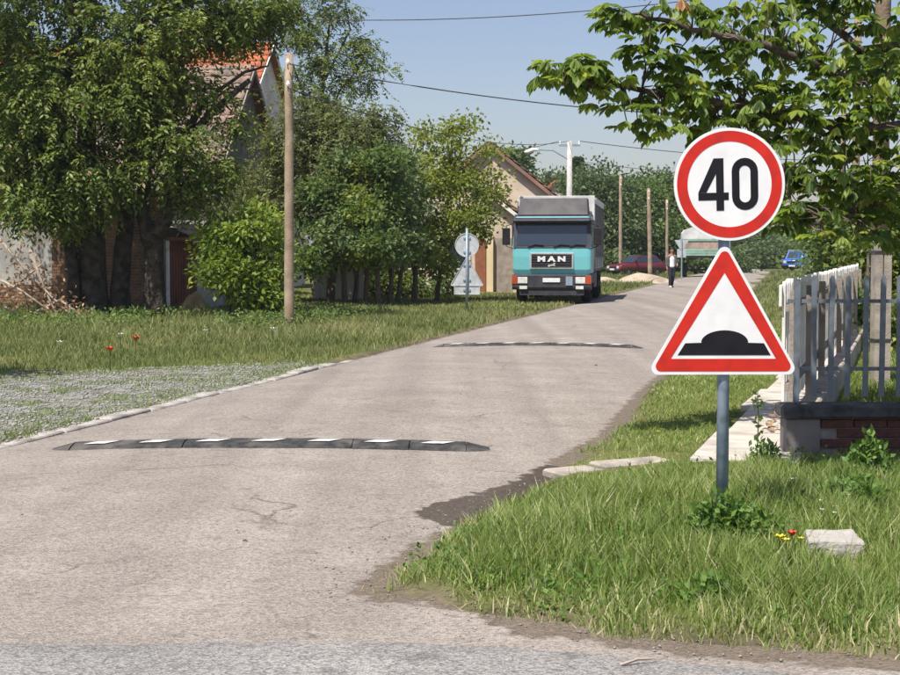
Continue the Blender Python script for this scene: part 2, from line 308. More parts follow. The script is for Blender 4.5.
# --- the village road: crowned, widening into the junction
def road_z(X, Y):
    d = np.abs(np.asarray(X, float) - cx_(Y)) / HW
    return .02 + .07 * np.clip(1 - d * d, 0, 1) * sstep(6.6, 10.5, Y)
def rz1(x, y): return float(road_z(x, y))
yy = np.concatenate([np.arange(4.8, 16, .12), np.arange(16, 60, .6), np.arange(60, 200, 5), [210, 240]]); vv = np.linspace(-1, 1, 121)
RY, RV = np.meshgrid(yy, vv, indexing='ij'); half = HW * 1.18 + 9 * (1 - sstep(6, 10.5, RY)); RX = cx_(RY) + RV * half + np.where(RV > 0, .0032 * np.maximum(RY - 18, 0), 0)
RX = np.where((RV < 0), np.maximum(RX, cx_(RY) - HW - .03 - 9 * (1 - sstep(6, 10.5, RY))), RX)
def road_mat(name, ca, cb, warm, speck, sc=1., dirty=False):
    m, t, b = newmat(name); N = t.nodes; L = t.links; tc = N.new('ShaderNodeTexCoord')
    mp = N.new('ShaderNodeMapping'); mp.inputs['Rotation'].default_value = (0, 0, math.atan(SL)); mp.inputs['Scale'].default_value = (1, .16, 1); L.new(tc.outputs['Object'], mp.inputs[0])
    def nz(s, d=5, v=None): n = N.new('ShaderNodeTexNoise'); n.inputs['Scale'].default_value = s; n.inputs['Detail'].default_value = d; L.new(v or tc.outputs['Object'], n.inputs['Vector']); return n.outputs[0]
    def ramp(src, p0, c0, p1, c1):
        r = N.new('ShaderNodeValToRGB'); r.color_ramp.elements[0].position = p0; r.color_ramp.elements[1].position = p1; r.color_ramp.elements[0].color = (*c0, 1); r.color_ramp.elements[1].color = (*c1, 1); L.new(src, r.inputs[0]); return r.outputs[0]
    def mix(f, a, c, typ='MIX'):
        m = N.new('ShaderNodeMixRGB'); m.blend_type = typ
        for i, s in ((0, f), (1, a), (2, c)):
            if hasattr(s, 'is_output'): L.new(s, m.inputs[i])
            else: m.inputs[i].default_value = s if i == 0 else (*s, 1)
        return m.outputs[0]
    c = ramp(nz(1.1, 8), .3, ca, .7, cb)
    c = mix(ramp(nz(.8, 5, mp.outputs[0]), .45, (0, 0, 0), .75, (.55, .55, .55)), c, warm)          # long streaks worn by wheels
    c = mix(ramp(nz(5, 8), .58, (0, 0, 0), .74, (.6, .6, .6)), c, tuple(x * .58 for x in ca)); c = mix(ramp(nz(38, 3), .66, (0, 0, 0), .72, (.7, .7, .7)), c, tuple(x * .45 for x in ca))
    if dirty:
        dn = N.new('ShaderNodeTexNoise'); dn.inputs['Scale'].default_value = 1.3; dn.inputs['Detail'].default_value = 6; L.new(tc.outputs['Object'], dn.inputs['Vector']); av_ = N.new('ShaderNodeVectorMath'); av_.operation = 'MULTIPLY_ADD'; L.new(dn.outputs['Color'], av_.inputs[0]); av_.inputs[1].default_value = (.9, .9, 0); L.new(tc.outputs['Object'], av_.inputs[2])
        ve = N.new('ShaderNodeTexVoronoi'); ve.feature = 'DISTANCE_TO_EDGE'; ve.inputs['Scale'].default_value = .32; L.new(av_.outputs[0], ve.inputs['Vector'])
        ck = ramp(ve.outputs['Distance'], .0, (.75, .75, .75), .0045, (0, 0, 0)); ck = mix(1., ck, ramp(nz(.7, 3), .48, (0, 0, 0), .58, (1, 1, 1)), 'MULTIPLY'); c = mix(ck, c, (.09, .078, .068))
        wv = N.new('ShaderNodeTexNoise'); wv.inputs['Scale'].default_value = .9; wv.inputs['Detail'].default_value = 3; mp2 = N.new('ShaderNodeMapping'); mp2.inputs['Rotation'].default_value = (0, 0, math.atan(SL)); mp2.inputs['Scale'].default_value = (1.6, .03, 1); L.new(tc.outputs['Object'], mp2.inputs[0]); L.new(mp2.outputs[0], wv.inputs['Vector'])
        c = mix(ramp(wv.outputs[0], .38, (0, 0, 0), .66, (.6, .6, .6)), c, (.23, .205, .182))
    if dirty:       # earth trodden and washed over the edge of the asphalt
        for att, cc, n1, lo, hi in (('dirt', (.165, .132, .10), 7, .43, .6), ('damp', (.075, .06, .048), 9, .46, .58)):
            at = N.new('ShaderNodeAttribute'); at.attribute_name = att; md = N.new('ShaderNodeMath'); md.operation = 'MULTIPLY_ADD'; L.new(nz(n1, 9), md.inputs[0]); md.inputs[1].default_value = 1.3; ad = N.new('ShaderNodeMath'); ad.operation = 'SUBTRACT'; L.new(at.outputs['Fac'], ad.inputs[0]); ad.inputs[1].default_value = .65; L.new(ad.outputs[0], md.inputs[2])
            c = mix(ramp(md.outputs[0], lo, (0, 0, 0), hi, (.9, .9, .9)), c, cc)
    vo = N.new('ShaderNodeTexVoronoi'); vo.inputs['Scale'].default_value = 85 * sc; L.new(tc.outputs['Object'], vo.inputs['Vector'])
    sp = N.new('ShaderNodeSeparateColor'); L.new(vo.outputs['Color'], sp.inputs[0])
    c = mix(.85, c, ramp(sp.outputs[0], 0, (speck[0],) * 3, 1, (speck[1],) * 3), 'MULTIPLY')
    L.new(c, b.inputs['Base Color']); b.inputs['Roughness'].default_value = .9; b.inputs['Specular IOR Level'].default_value = .2
    bp = N.new('ShaderNodeBump'); bp.inputs['Strength'].default_value = .7; bp.inputs['Distance'].default_value = .008; L.new(vo.outputs['Distance'], bp.inputs['Height'])
    bp2 = N.new('ShaderNodeBump'); bp2.inputs['Strength'].default_value = .4; bp2.inputs['Distance'].default_value = .03; L.new(nz(6, 6), bp2.inputs['Height']); L.new(bp.outputs[0], bp2.inputs['Normal']); L.new(bp2.outputs[0], b.inputs['Normal'])
    return m
M['road'] = road_mat('road', (.295, .258, .225), (.40, .355, .315), (.335, .302, .272), (.55, 1.32), dirty=True)
M['road2'] = road_mat('road2', (.24, .232, .22), (.33, .315, .30), (.285, .275, .262), (.45, 1.45))
DAMP = [tuple(G(*p)[:2]) for p in ((404, 521), (436, 509), (470, 502), (505, 488), (545, 468), (580, 470), (570, 500), (540, 530), (490, 536), (435, 530))]
tag(link('village_road', gridmesh('village_road', RX, RY, road_z(RX, RY) + (vnoise(RX, RY, .8, 4) - .5) * .012, {'damp': sstep(-.14, .16, sdist(RX, RY, DAMP)), 'dirt': np.maximum(np.where((RY < 7.2) & (RX > .1), 1., .85) * sstep(np.where((RY < 7.2) & (RX > .1), -.34, -.15), .1, sdist(RX, RY, VERGE)), .75 * sstep(-.25, .1, ldist(RX, RY)))}), M['road']), kind='structure')
# --- the cross road along the bottom of the picture
edge = [(-400, 9.), (-60, 7.3), (-20, 6.85)] + [tuple(G(*p, .02)[:2]) for p in ((0, 645), (100, 642), (250, 640), (400, 643), (520, 649), (650, 660), (780, 671), (900, 681))] + [(6, 5.7), (20, 5.2), (60, 4.6), (400, 3)]
ex = np.array([e[0] for e in edge]); ey = np.array([e[1] for e in edge])
qx = np.concatenate([[-400, -150, -60, -30, -15], np.arange(-8, 8, .12), [10, 15, 30, 60, 150, 400]]); qe = np.interp(qx, ex, ey) + (vnoise(qx, qx * 0, 2.5, 9) - .5) * .10 + (vnoise(qx, qx * 0, 9, 1) - .5) * .05
QY = np.stack([qe - 7.5, qe - 3, qe - 1, qe - .3, qe - .06, qe]); QX = np.tile(qx, (6, 1)); QZ = np.stack([qe * 0 + h for h in (.03, .038, .038, .036, .032, .018)])
tag(link('cross_road', gridmesh('cross_road', QX, QY, QZ), M['road2']), kind='structure')
# --- kerb stones on the left
kerb = empty('kerb', (0, 0, 0)); tag(kerb, kind='structure')
km = MB().box(-.11, .09, -.488, .488, -.1, .05, bev=.012).mesh('kerb_stone')
y = 9.
while y < 25.5:
    o = link('kerb_stone', km, M['kerb'], kerb, (float(ledge(y)) - .06 + random.uniform(-.012, .012), y, .0 + random.uniform(-.022, .01) - max(0, (y - 22) * .014)))
    o.rotation_euler = (random.uniform(-.012, .012), random.uniform(-.03, .03), -math.atan(SL) + random.uniform(-.012, .012)); y += 1.0 * .979

# --- concrete footpath on the right
path = empty('footpath', (0, 0, 0)); tag(path, kind='structure')
PSL = .285; A0 = G(690, 462, .14); pd = Vector((PSL, 1, 0)).normalized(); pn = Vector((1, -PSL, 0)).normalized()
s = 0.; k = 0
while s < 34:
    ln = (2.05, 1.9, 2.1, 1.8)[k % 4]; off = (0, .07, -.03, .04)[k % 4]
    n = 11; mb = MB(); W = .76
    mb.box(0, W, 0, ln - .03, -.14, -.006)
    for j in range(n):      # board-marked strips across the slab
        a, c = j * (ln - .03) / n, (j + 1) * (ln - .03) / n; mb.box(0, W, a + .004, c - .004, -.02, .0 + random.uniform(-.0015, .0015), bev=.003)
    c = A0 + pd * s + pn * off
    o = mb.build('path_slab', M['slab'], path, loc=(c.x, c.y, max(gz1(c.x + .3, c.y + .5), .13) + .035)); o.rotation_euler = (random.uniform(-.006, .006), random.uniform(-.008, .008), -math.atan(PSL) + random.uniform(-.01, .01))
    s += ln; k += 1
# --- concrete slabs of the little culvert crossing the verge
cv = empty('culvert', (0, 0, 0)); tag(cv, kind='structure')
for (a, bq, wd, h) in (((553, 471), (596, 468), .30, .08), ((597, 468), (664, 464), .26, .115)):
    p = G(*a, .08); q = G(*bq, .08); d = q - p; d.z = 0; l = d.length; mb = MB().box(0, l, -wd / 2, wd / 2, -.15, 0, bev=.015)
    o = mb.build('culvert_slab', M['stub_concrete'], cv, loc=(p.x, p.y, h)); o.rotation_euler = (0, -.02, math.atan2(d.y, d.x))

# ================================================================ HUMPS
def hump(name, pa, pb, n, label):
    a = G(*pa, .02); c = G(*pb, .02); d = (c - a); d.z = 0; Lg = d.length; ang = math.atan2(d.y, d.x)
    root = empty(name, (a.x, a.y, 0), ang, label, 'speed hump', 'rubber speed humps across the road')
    prof = [(-.24, .0), (-.225, .012), (-.15, .032), (-.07, .0435), (.0, .047), (.07, .0435), (.15, .032), (.225, .012), (.24, 0)]
    ca, sa = math.cos(ang), math.sin(ang); endl = Lg * .055; seg = (Lg - 2 * endl) / (n)
    def zr(x, y): return rz1(a.x + x * ca - y * sa, a.y + x * sa + y * ca)
    def body(x0, x1, k0, k1, nm):
        xs_ = np.linspace(x0, x1, 5); ks = np.linspace(k0, k1, 5); X = np.tile(xs_[:, None], (1, len(prof))); Y = np.array([[p[0] * (.35 + .65 * k ** .5 if k < 1 else 1) for p in prof] for k in ks]); Z = np.array([[zr(x, 0) + p[1] * k - .002 for p in prof] for x, k in zip(xs_, ks)])
        return link(nm, gridmesh(nm, X, Y, Z, smooth=True), M['rubber'], root)
    body(0, endl - .006, .05, 1, 'end_piece')
    for i in range(n):
        x0 = endl + i * seg + random.uniform(-.004, .004); jit = random.uniform(-.006, .006)
        o = body(x0 + .002, x0 + seg - .002, 1, 1, 'hump_segment'); o.location.y = jit
        # white inset: a slanted patch on the camera-side slope
        xm = x0 + seg * .5; hw = seg * .195; mb = MB(); rows = [(-.128, .0420), (-.085, .0475), (-.042, .0510)]
        vs = []; 
        for j, (yv, zv) in enumerate(rows):
            for xx in np.linspace(-hw, hw, 4): x = xm + xx - .05 + .05 * j; vs.append((x, yv, zr(x, 0) + zv))
        mb.add(vs, [(r * 4 + q, r * 4 + q + 1, r * 4 + q + 5, r * 4 + q + 4) for r in range(2) for q in range(3)])
        mb.build('white_inset', M['road_white'], o)
        mb2 = []; vs = [(x, -yv, z) for (x, yv, z) in mb.v]; MB().add(vs, mb.f).build('white_inset', M['road_white'], o)
    body(Lg - endl + .006, Lg, 1, .05, 'end_piece')
hump('speed_hump', (52, 452), (490, 453), 7, 'long nearer black rubber speed hump with white insets, closest to the camera')
hump('speed_hump', (433, 348.5), (643, 350), 7, 'farther short-looking rubber speed hump with white insets, beyond the first one')

# ================================================================ LOW BRICK WALL AND FENCES on the right
WY = 11.8; WX = 2.50; SD = Vector((.288, 1, 0)).normalized()
wall = empty('brick_wall', (WX, WY, 0), 0, 'low dark brick wall with grey concrete coping under the grey metal fence', 'wall')
zb = .08; CT = .52
MB().box(0, 2.6, .03, .2, -.1, CT - .1).build('core', M['mortar'], wall)
MB().box(-.01, .24, -.004, .215, -.1, CT - .1, bev=.012).build('rendered_corner', M['grey_wall'], wall)
bm_ = MB().box(-.117, .117, -.02, .05, -.031, .031, bev=.005).mesh('brick')
for r in range(5):
    z = CT - .1 - .04 - r * .074
    for i in range(10):
        x = .37 + i * .245 + (.12 if r % 2 else 0)
        if x > 2.5: continue
        o = link('brick', bm_, M['brick'], wall, (x, .02 + random.uniform(-.006, .006), z)); o.rotation_euler = (0, random.uniform(-.01, .01), random.uniform(-.02, .02))
for i in range(3):
    x0 = -.04 + i * .9; MB().box(x0, x0 + .892, -.05, .26, CT - .1 + .002, CT, bev=.016).build('coping', M['dark_concrete'], wall)
SA = math.atan2(SD.y, SD.x)
RM = Matrix.Rotation(SA, 4, 'Z')
swall = empty('side_wall', (WX + .06, WY + .24, 0), SA, 'low concrete plinth running back along the footpath under the white pickets', 'wall')
for i in range(9): MB().box(i * 2.0, i * 2.0 + 1.99, -.17, .0, -.1, .42 + random.uniform(-.01, .01), bev=.015).build('plinth_block', M['stub_concrete'], swall)
fence = empty('metal_fence', (WX, WY + .09, 0), 0, 'blue-grey metal picket fence on the low brick wall', 'fence')
pk = MB(); pk.prism([(-.0195, 0), (.0195, 0), (.0195, .875), (.012, .897), (0, .905), (-.012, .897), (-.0195, .875)], -.009, .009, 'y'); pkm = pk.mesh('picket')
for i in range(20):
    x = .085 + i * .1265 + random.uniform(-.004, .004)
    o = link('picket', pkm, M['fence_grey'], fence, (x, 0, .573 if i else .53)); o.rotation_euler = (0, random.uniform(-.008, .008), random.uniform(-.04, .04))
    if i % 9 == 0:
        MB().tube([(x, .03, CT - .02), (x, .03, 1.42)], .021, 8).build('post', M['fence_grey'], fence)
for z in (.78, 1.285): MB().box(.02, 2.55, .011, .030, z - .014, z + .014).build('rail', M['fence_grey'], fence)
wf = empty('picket_fence', (WX + .02, WY + .30, 0), SA, 'white painted picket fence running away beside the footpath', 'fence')
wp = MB().prism([(-.042, .43), (.042, .43), (.042, 1.40), (.02, 1.43), (-.02, 1.43), (-.042, 1.40)], -.012, .012, 'y').mesh('picket')
i = 0; s = .12
while s < 17.6:
    o = link('picket', wp, M['white_paint'], wf, (s, 0, random.uniform(-.012, .012))); o.rotation_euler = (0, random.uniform(-.01, .01), random.uniform(-.03, .03)); s += .155; i += 1
for q in range(9):
    for (z, h) in ((.62, .03),):
        MB().box(q * 2.0 + .02, q * 2 + 1.98, -.045, -.013, z - h, z + h).build('rail', M['grey_wood'], wf)
    MB().box(q * 2.0 + .03, q * 2 + 1.97, .0125, .034, 1.235, 1.40, bev=.004).build('top_board', M['white_paint'], wf)
    MB().box(q * 2.0 + .02, q * 2 + 1.98, -.045, -.013, 1.2, 1.25).build('rail', M['grey_wood'], wf)
    MB().box(q * 2.0 - .03, q * 2 + .03, -.11, -.05, .3, 1.36).build('post', M['grey_wood'], wf)

# ================================================================ HOUSES and yard walls on the left
U = Vector((SL, 1, 0)).normalized(); Vv = Vector((-U.y, U.x, 0))
def tiles(name, p0, du, dv, lu, lv, mat, parent, tw=.28, tl=.38):
    # p0: lower corner at the eave, du along the eave, dv up the slope; each course of pan tiles laps the one below
    n = du.cross(dv).normalized(); nr = max(1, int(lv / tl)); nc = max(1, int(lu / tw)); tw = lu / nc; tl = lv / nr
    if n.z < 0: n = -n
    prof = [(0, .0), (.18, .028), (.36, .04), (.54, .028), (.72, .0), (.86, -.008)]
    V = []; Fq = []
    xs_ = [(c + a) * tw for c in range(nc) for a, _ in prof] + [lu]; hs = [h for c in range(nc) for _, h in prof] + [0]
    for r in range(nr):
        base = len(V); dj = random.uniform(-.008, .008)
        for (t_, lift) in ((r * tl - .03, .035), (r * tl - .03, .055), ((r + 1) * tl, .022)):
            for x, h in zip(xs_, hs): V.append(p0 + du * x + dv * t_ + n * (h + lift + dj + (random.random() - .5) * .006))
        m = len(xs_)
        for a in range(2):
            for c in range(m - 1): Fq.append((base + a * m + c, base + a * m + c + 1, base + (a + 1) * m + c + 1, base + (a + 1) * m + c))
    me = npmesh(name, [tuple(v) for v in V], Fq, [4] * len(Fq)); o = link(name, me, mat, parent); return tag(o, kind='stuff')
def house(name, label, corner, width, length, eave, ridge, wallm, roofm, gablem=None, u=U, v=Vv, over=.3, windows=(), side_windows=(), verge=None, chimney=None):
    # corner: nearest street corner; the gable (width along u) faces the street, the house runs back along v
    R_ = empty(name, corner, 0, label, 'house'); c0 = Vector((0, 0, 0))
    def q(a, b_, z): p = u * a + v * b_; return Vector((p.x, p.y, z))
    T = .25
    mb = MB(); mb.add([q(0, 0, -.1), q(width, 0, -.1), q(width, length, -.1), q(0, length, -.1), q(0, 0, eave), q(width, 0, eave), q(width, length, eave), q(0, length, eave)], [(0, 1, 5, 4), (1, 2, 6, 5), (2, 3, 7, 6), (3, 0, 4, 7)]); mb.build('wall', wallm, R_)
    mb = MB(); mb.add([q(0, 0, eave), q(width, 0, eave), q(width / 2, 0, ridge), q(0, .2, eave), q(width, .2, eave), q(width / 2, .2, ridge)], [(0, 1, 2), (3, 5, 4), (0, 3, 4, 1), (1, 4, 5, 2), (2, 5, 3, 0)]); mb.build('gable', gablem or wallm, R_)
    mb = MB(); mb.add([q(0, length - .2, eave), q(width, length - .2, eave), q(width / 2, length - .2, ridge), q(0, length, eave), q(width, length, eave), q(width / 2, length, ridge)], [(0, 1, 2), (3, 5, 4), (0, 3, 4, 1), (1, 4, 5, 2), (2, 5, 3, 0)]); mb.build('gable', gablem or wallm, R_)
    h = ridge - eave; sl = math.hypot(width / 2, h); k = over / (width / 2)
    for sd in (0, 1):
        e0 = q(-over if sd == 0 else width + over, -over, eave - h * k); up = (q(width / 2, -over, ridge) - e0); lv = up.length; up.normalize()
        rf = MB(); e1 = e0 + v * (length + 2 * over); r0 = q(width / 2, -over, ridge); r1 = r0 + v * (length + 2 * over); nn = Vector((0, 0, .06))
        rf.add([e0, e1, r1, r0, e0 + nn, e1 + nn, r1 + nn, r0 + nn], [(0, 1, 2, 3), (4, 5, 6, 7), (0, 1, 5, 4), (1, 2, 6, 5), (2, 3, 7, 6), (3, 0, 4, 7)])
        ro = rf.build('roof', M['brown_wood'], R_)
        tiles('roof_tiles', e0 + Vector((0, 0, .065)), v, up, length + 2 * over, lv, roofm, ro)
        if verge:
            bb = MB(); a = e0 - v * .02; c = r0 - v * .02; bb.add([a + Vector((0, 0, -.1)), c + Vector((0, 0, -.1)), c + Vector((0, 0, .1)), a + Vector((0, 0, .1)), a - v * .05 + Vector((0, 0, -.1)), c - v * .05 + Vector((0, 0, -.1)), c - v * .05 + Vector((0, 0, .1)), a - v * .05 + Vector((0, 0, .1))], [(0, 1, 2, 3), (4, 5, 6, 7), (0, 1, 5, 4), (1, 2, 6, 5), (2, 3, 7, 6), (3, 0, 4, 7)])
            bb.build('verge_board', verge, R_)
    rt = MB(); rt.tube([q(width / 2, -over, ridge + .07), q(width / 2, length + over, ridge + .07)], .13, 8); rt.build('ridge', roofm, R_)
    def win(face, a, z, w_, h_):
        if face == 'street': o3 = lambda x, d, zz: q(a + x, -d, z + zz)
        else: o3 = lambda x, d, zz: q(-d, a + x, z + zz)
        def bx(m, x0, x1, d0, d1, z0, z1): return m.add([o3(x0, d0, z0), o3(x1, d0, z0), o3(x1, d1, z0), o3(x0, d1, z0), o3(x0, d0, z1), o3(x1, d0, z1), o3(x1, d1, z1), o3(x0, d1, z1)], [(3, 2, 1, 0), (4, 5, 6, 7), (0, 1, 5, 4), (1, 2, 6, 5), (2, 3, 7, 6), (3, 0, 4, 7)])
        fr = MB(); f = .07
        bx(fr, 0, w_, .0, .06, 0, f); bx(fr, 0, w_, 0, .06, h_ - f, h_); bx(fr, 0, f, 0, .06, f, h_ - f); bx(fr, w_ - f, w_, 0, .06, f, h_ - f); bx(fr, w_ / 2 - .03, w_ / 2 + .03, 0, .05, f, h_ - f)
        fo = fr.build('window', M['white_paint'], R_); bx(MB(), f, w_ - f, .003, .02, f, h_ - f).build('pane', M['glass'], fo); bx(MB(), -.05, w_ + .05, .0, .12, -.06, -.003).build('sill', M['concrete'], fo)
    for wd in windows: win('street', *wd)
    for wd in side_windows: win('side', *wd)
    if chimney:
        p = q(width / 2 + .6, chimney, 0); MB().box(p.x - .25, p.x + .25, p.y - .25, p.y + .25, eave, ridge + .9).build('chimney', M['old_brick'], R_)
    return R_
# house with the old grey gable, seen between the crowns
hb = Vector(((247 - 450) / F * 56, 56, 0)) - U * 4
house('gabled_house', 'old house with weathered tile roof and dark grey gable, half hidden behind the left trees', hb, 8, 11, 3.6, 7.95, M['plaster'], M['tile_old'], M['grey_wall'], windows=((1.2, 1.1, 1.1, 1.4), (5.4, 1.1, 1.1, 1.4)), verge=M['grey_wood'])
# taller white house behind it with the orange roof
hb2 = Vector(((268 - 450) / F * 70, 70, 0)) - U * 5.5
house('white_house', 'tall white house with orange tile roof glimpsed behind the grey gable', hb2, 11, 13, 5.2, 10.55, M['white_plaster'], M['tile_orange'], windows=((2, 1.2, 1.2, 1.5), (7.5, 1.2, 1.2, 1.5), (4.6, 4.2, 1.2, 1.3)), verge=M['white_paint'], chimney=4)
# brick shed with the rust-red doors behind the big trees
sx, sy = (166 - 450) / F * 42, 42.
shed = empty('brick_shed', (sx, sy, 0), 0, 'dim brick shed behind the two big trees with rust-red metal doors', 'shed')
def q2(a, b_, z): p = U * a + Vv * b_; return Vector((p.x, p.y, z))
def slab(mb, a0, a1, b0, b1, z0, z1, z0b=None, z1b=None):
    z0b = z0 if z0b is None else z0b; z1b = z1 if z1b is None else z1b
    return mb.add([q2(a0, b0, z0), q2(a1, b0, z0b), q2(a1, b1, z0b), q2(a0, b1, z0), q2(a0, b0, z1), q2(a1, b0, z1b), q2(a1, b1, z1b), q2(a0, b1, z1)], [(3, 2, 1, 0), (4, 5, 6, 7), (0, 1, 5, 4), (1, 2, 6, 5), (2, 3, 7, 6), (3, 0, 4, 7)])
slab(MB(), 0, .25, .02, 13, -.1, 3.1).build('wall', M['mortar'], shed)
slab(MB(), .25, 4.6, .02, .2, -.1, 2.3).build('end_wall', M['plaster'], shed)
slab(MB(), 4.35, 4.6, .2, 13, -.1, 2.3).build('wall', M['mortar'], shed)
bw = MB()
for r in range(36):
    for i in range(26):
        b0 = .06 + i * .262 + (.13 if r % 2 else 0)
        if 3.2 < b0 < 5.2 and r > 8 and random.random() < .9: continue     # where the plaster is still on
        slab(bw, -.022 - random.random() * .008, .01, b0, b0 + .248, .02 + r * .083, .02 + r * .083 + .07)
tag(bw.build('brickwork', M['old_brick'], shed), kind='stuff')
slab(MB(), -.03, .005, 3.2, 5.4, .78, 3.05).build('plaster_patch', M['plaster'], shed)
slab(MB(), -.03, .005, 7., 13, -.05, 3.05).build('plaster_patch', M['plaster'], shed)
tiles('roof_tiles', Vector(q2(-.3, -.35, 3.12)), Vv, (q2(5, 0, 1.2) - q2(0, 0, 2.0) + Vector((0, 0, 1.55))).normalized(), 13.5, 5.2, M['tile_old'], shed)
slab(MB(), -.3, 4.9, -.35, 13.1, 2.98, 3.09, 3.6, 3.74).build('roof_deck', M['brown_wood'], shed)
# tiled canopy over the doors
cano = slab(MB(), .02, 2.3, -.55, .02, 1.96, 2.04).build('canopy', M['brown_wood'], shed)
tiles('canopy_tiles', q2(.02, -.58, 2.06), U, (q2(0, .6, .32) - q2(0, 0, 0)).normalized(), 2.3, .66, M['tile_old'], cano, .26, .33)
for a0 in (.12, 1.16):
    d = slab(MB(), a0, a0 + 1.0, -.045, .005, .03, 1.93).build('door', M['rust'], shed)
    for k in range(5): slab(MB(), a0 + .08 + k * .19, a0 + .12 + k * .19, -.058, -.046, .06, 1.9).build('rib', M['rust'], d)
slab(MB(), .02, .1, -.07, .005, -.05, 1.95).build('door_post', M['white_paint'], shed)
# low brick garden wall beyond the shed
gw_ = empty('garden_wall', (sx + U.x * 4.65, sy + U.y * 4.65, 0), 0, 'low dark brick garden wall beside the rust-red shed doors', 'wall')
slab(MB(), 0, 5.0, .02, .2, -.1, .98).build('core', M['mortar'], gw_)
bw = MB()
for r in range(11):
    for i in range(18):
        a0 = i * .272 + (.13 if r % 2 else 0); 
        if a0 > 4.75: continue
        slab(bw, a0, a0 + .255, -.01 - random.random() * .01, .05, .02 + r * .086, .092 + r * .086)
tag(bw.build('brickwork', M['old_brick'], gw_), kind='stuff')
# white plastered wall behind the young trees
ww = empty('white_wall', (P(320, 300, 52).x, 52, 0), math.radians(8), 'white plastered yard wall behind the slim young tree trunks', 'wall')
MB().box(0, 1.25, 0, .18, -.1, 1.6).build('panel', M['white_plaster'], ww)
for x in (-.1, 1.35): MB().box(x - .08, x + .08, -.03, .21, -.1, 1.66).build('pier', M['white_plaster'], ww)
# beige house beside the lorry: gable towards the camera, porch wing in front
hc = empty('beige_house', (1.85, 66, 0), math.radians(-6), 'beige house with brown tile roof and porch columns just left of the lorry', 'house')
def gable_block(parent, x0, x1, y0, y1, eave, ridge, wm, roofm, over=.25, vb=None):
    xm = (x0 + x1) / 2; MB().box(x0, x1, y0, y1, -.1, eave).build('wall', wm, parent)
    MB().prism([(x0, eave + .002), (x1, eave + .002), (xm, ridge)], y0, y0 + .2, 'y').build('gable', wm, parent)
    MB().prism([(x0, eave + .002), (x1, eave + .002), (xm, ridge)], y1 - .2, y1, 'y').build('gable', wm, parent)
    k = (ridge - eave) / (xm - x0)
    for sg in (-1, 1):
        ex_ = xm + sg * (xm - x0 + over); ez = eave - over * k; r0 = Vector((xm, y0 - over, ridge)); e0 = Vector((ex_, y0 - over, ez)); Ln = y1 - y0 + 2 * over; d = Vector((0, Ln, 0)); up = Vector((0, 0, .1))
        ro = MB().add([e0, e0 + d, r0 + d, r0, e0 + up, e0 + d + up, r0 + d + up, r0 + up], [(0, 1, 2, 3), (4, 5, 6, 7), (0, 1, 5, 4), (1, 2, 6, 5), (2, 3, 7, 6), (3, 0, 4, 7)]).build('roof', M['brown_wood'], parent)
        tiles('roof_tiles', e0 + up + Vector((0, 0, .01)), Vector((0, 1, 0)), (r0 - e0).normalized(), Ln, (r0 - e0).length, roofm, ro)
        if vb:
            a = e0 + Vector((0, -.06, -.08)); c = r0 + Vector((0, -.06, -.08)); up2 = Vector((0, 0, .17)); dd = Vector((0, .05, 0))
            MB().add([a, c, c + up2, a + up2, a + dd, c + dd, c + up2 + dd, a + up2 + dd], [(0, 1, 2, 3), (4, 5, 6, 7), (0, 1, 5, 4), (1, 2, 6, 5), (2, 3, 7, 6), (3, 0, 4, 7)]).build('verge_board', vb, parent)
gable_block(hc, -3.3, 2.6, 1.5, 11, 3.75, 6.15, M['beige_plaster'], M['tile_brown'], vb=M['tile_brown'])
gable_block(hc, -4.6, 1.15, -2.2, 1.45, 3.0, 5.3, M['beige_plaster'], M['tile_brown'], vb=M['white_paint'])
MB().box(-.62, -.2, -2.28, -2.21, 0, 2.15).build('door', M['brown_wood'], hc)
MB().box(-.14, .12, -2.5, -2.21, 0, 2.3).build('pilaster', M['cream'], hc)
MB().box(.18, .92, -2.26, -2.21, 0, 2.2).build('garage_door', M['grey_wood'], hc)
MB().box(.92, 1.08, -2.5, -2.21, 0, 2.5).build('pilaster', M['cream'], hc)
for x in (-3.6, -1.9):
    o = MB().box(x, x + 1.1, -2.26, -2.205, .95, 2.3).build('window', M['white_paint'], hc); MB().box(x + .08, x + 1.02, -2.275, -2.262, 1.03, 2.22).build('pane', M['glass'], o)
# little far house behind the lorry
fh = empty('far_house', (P(566, 200, 130).x, 130, 0), 0, 'far small house with tile roof between lorry and pole, mostly hidden', 'house')
gable_block(fh, -3.5, 1.8, 0, 8, 4.0, 7.3, M['beige_plaster'], M['tile_orange'])
# ================================================================ THE ROAD SIGNS
def rtri(w_, r, n=6):        # rounded equilateral triangle, centred on its base middle, base at z=0
    h = w_ * math.sqrt(3) / 2; c = [(-w_ / 2 + r * math.sqrt(3), r), (w_ / 2 - r * math.sqrt(3), r), (0, h - 2 * r)]; out = []
    for k, a0 in ((0, 150), (1, 270), (2, 30)):
        for i in range(n + 1): a = math.radians(a0 + 120 * i / n); out.append((c[k][0] + r * math.cos(a), c[k][1] + r * math.sin(a)))
    return out
def off(poly, dx, dz): return [(x + dx, z + dz) for x, z in poly]
PXM = 187.
sgx, sgy = (726 - 450) / F * 8.56, 8.56
def sz(py): return P(450, py, 8.56).z
sign = empty('road_sign', (sgx, sgy, gz1(sgx, sgy)), math.radians(4), 'speed limit 40 disc above a red bump warning triangle on a grey post', 'road sign'); b0 = -gz1(sgx, sgy)
MB().tube([(0, .045, -.25), (0, .045, sz(134) + b0)], .033, 20).build('post', M['post_blue'], sign, True)
T = Matrix.Translation((.013, 0, sz(184.3) + b0)) @ Matrix.Rotation(math.radians(-1.5), 4, 'Y')
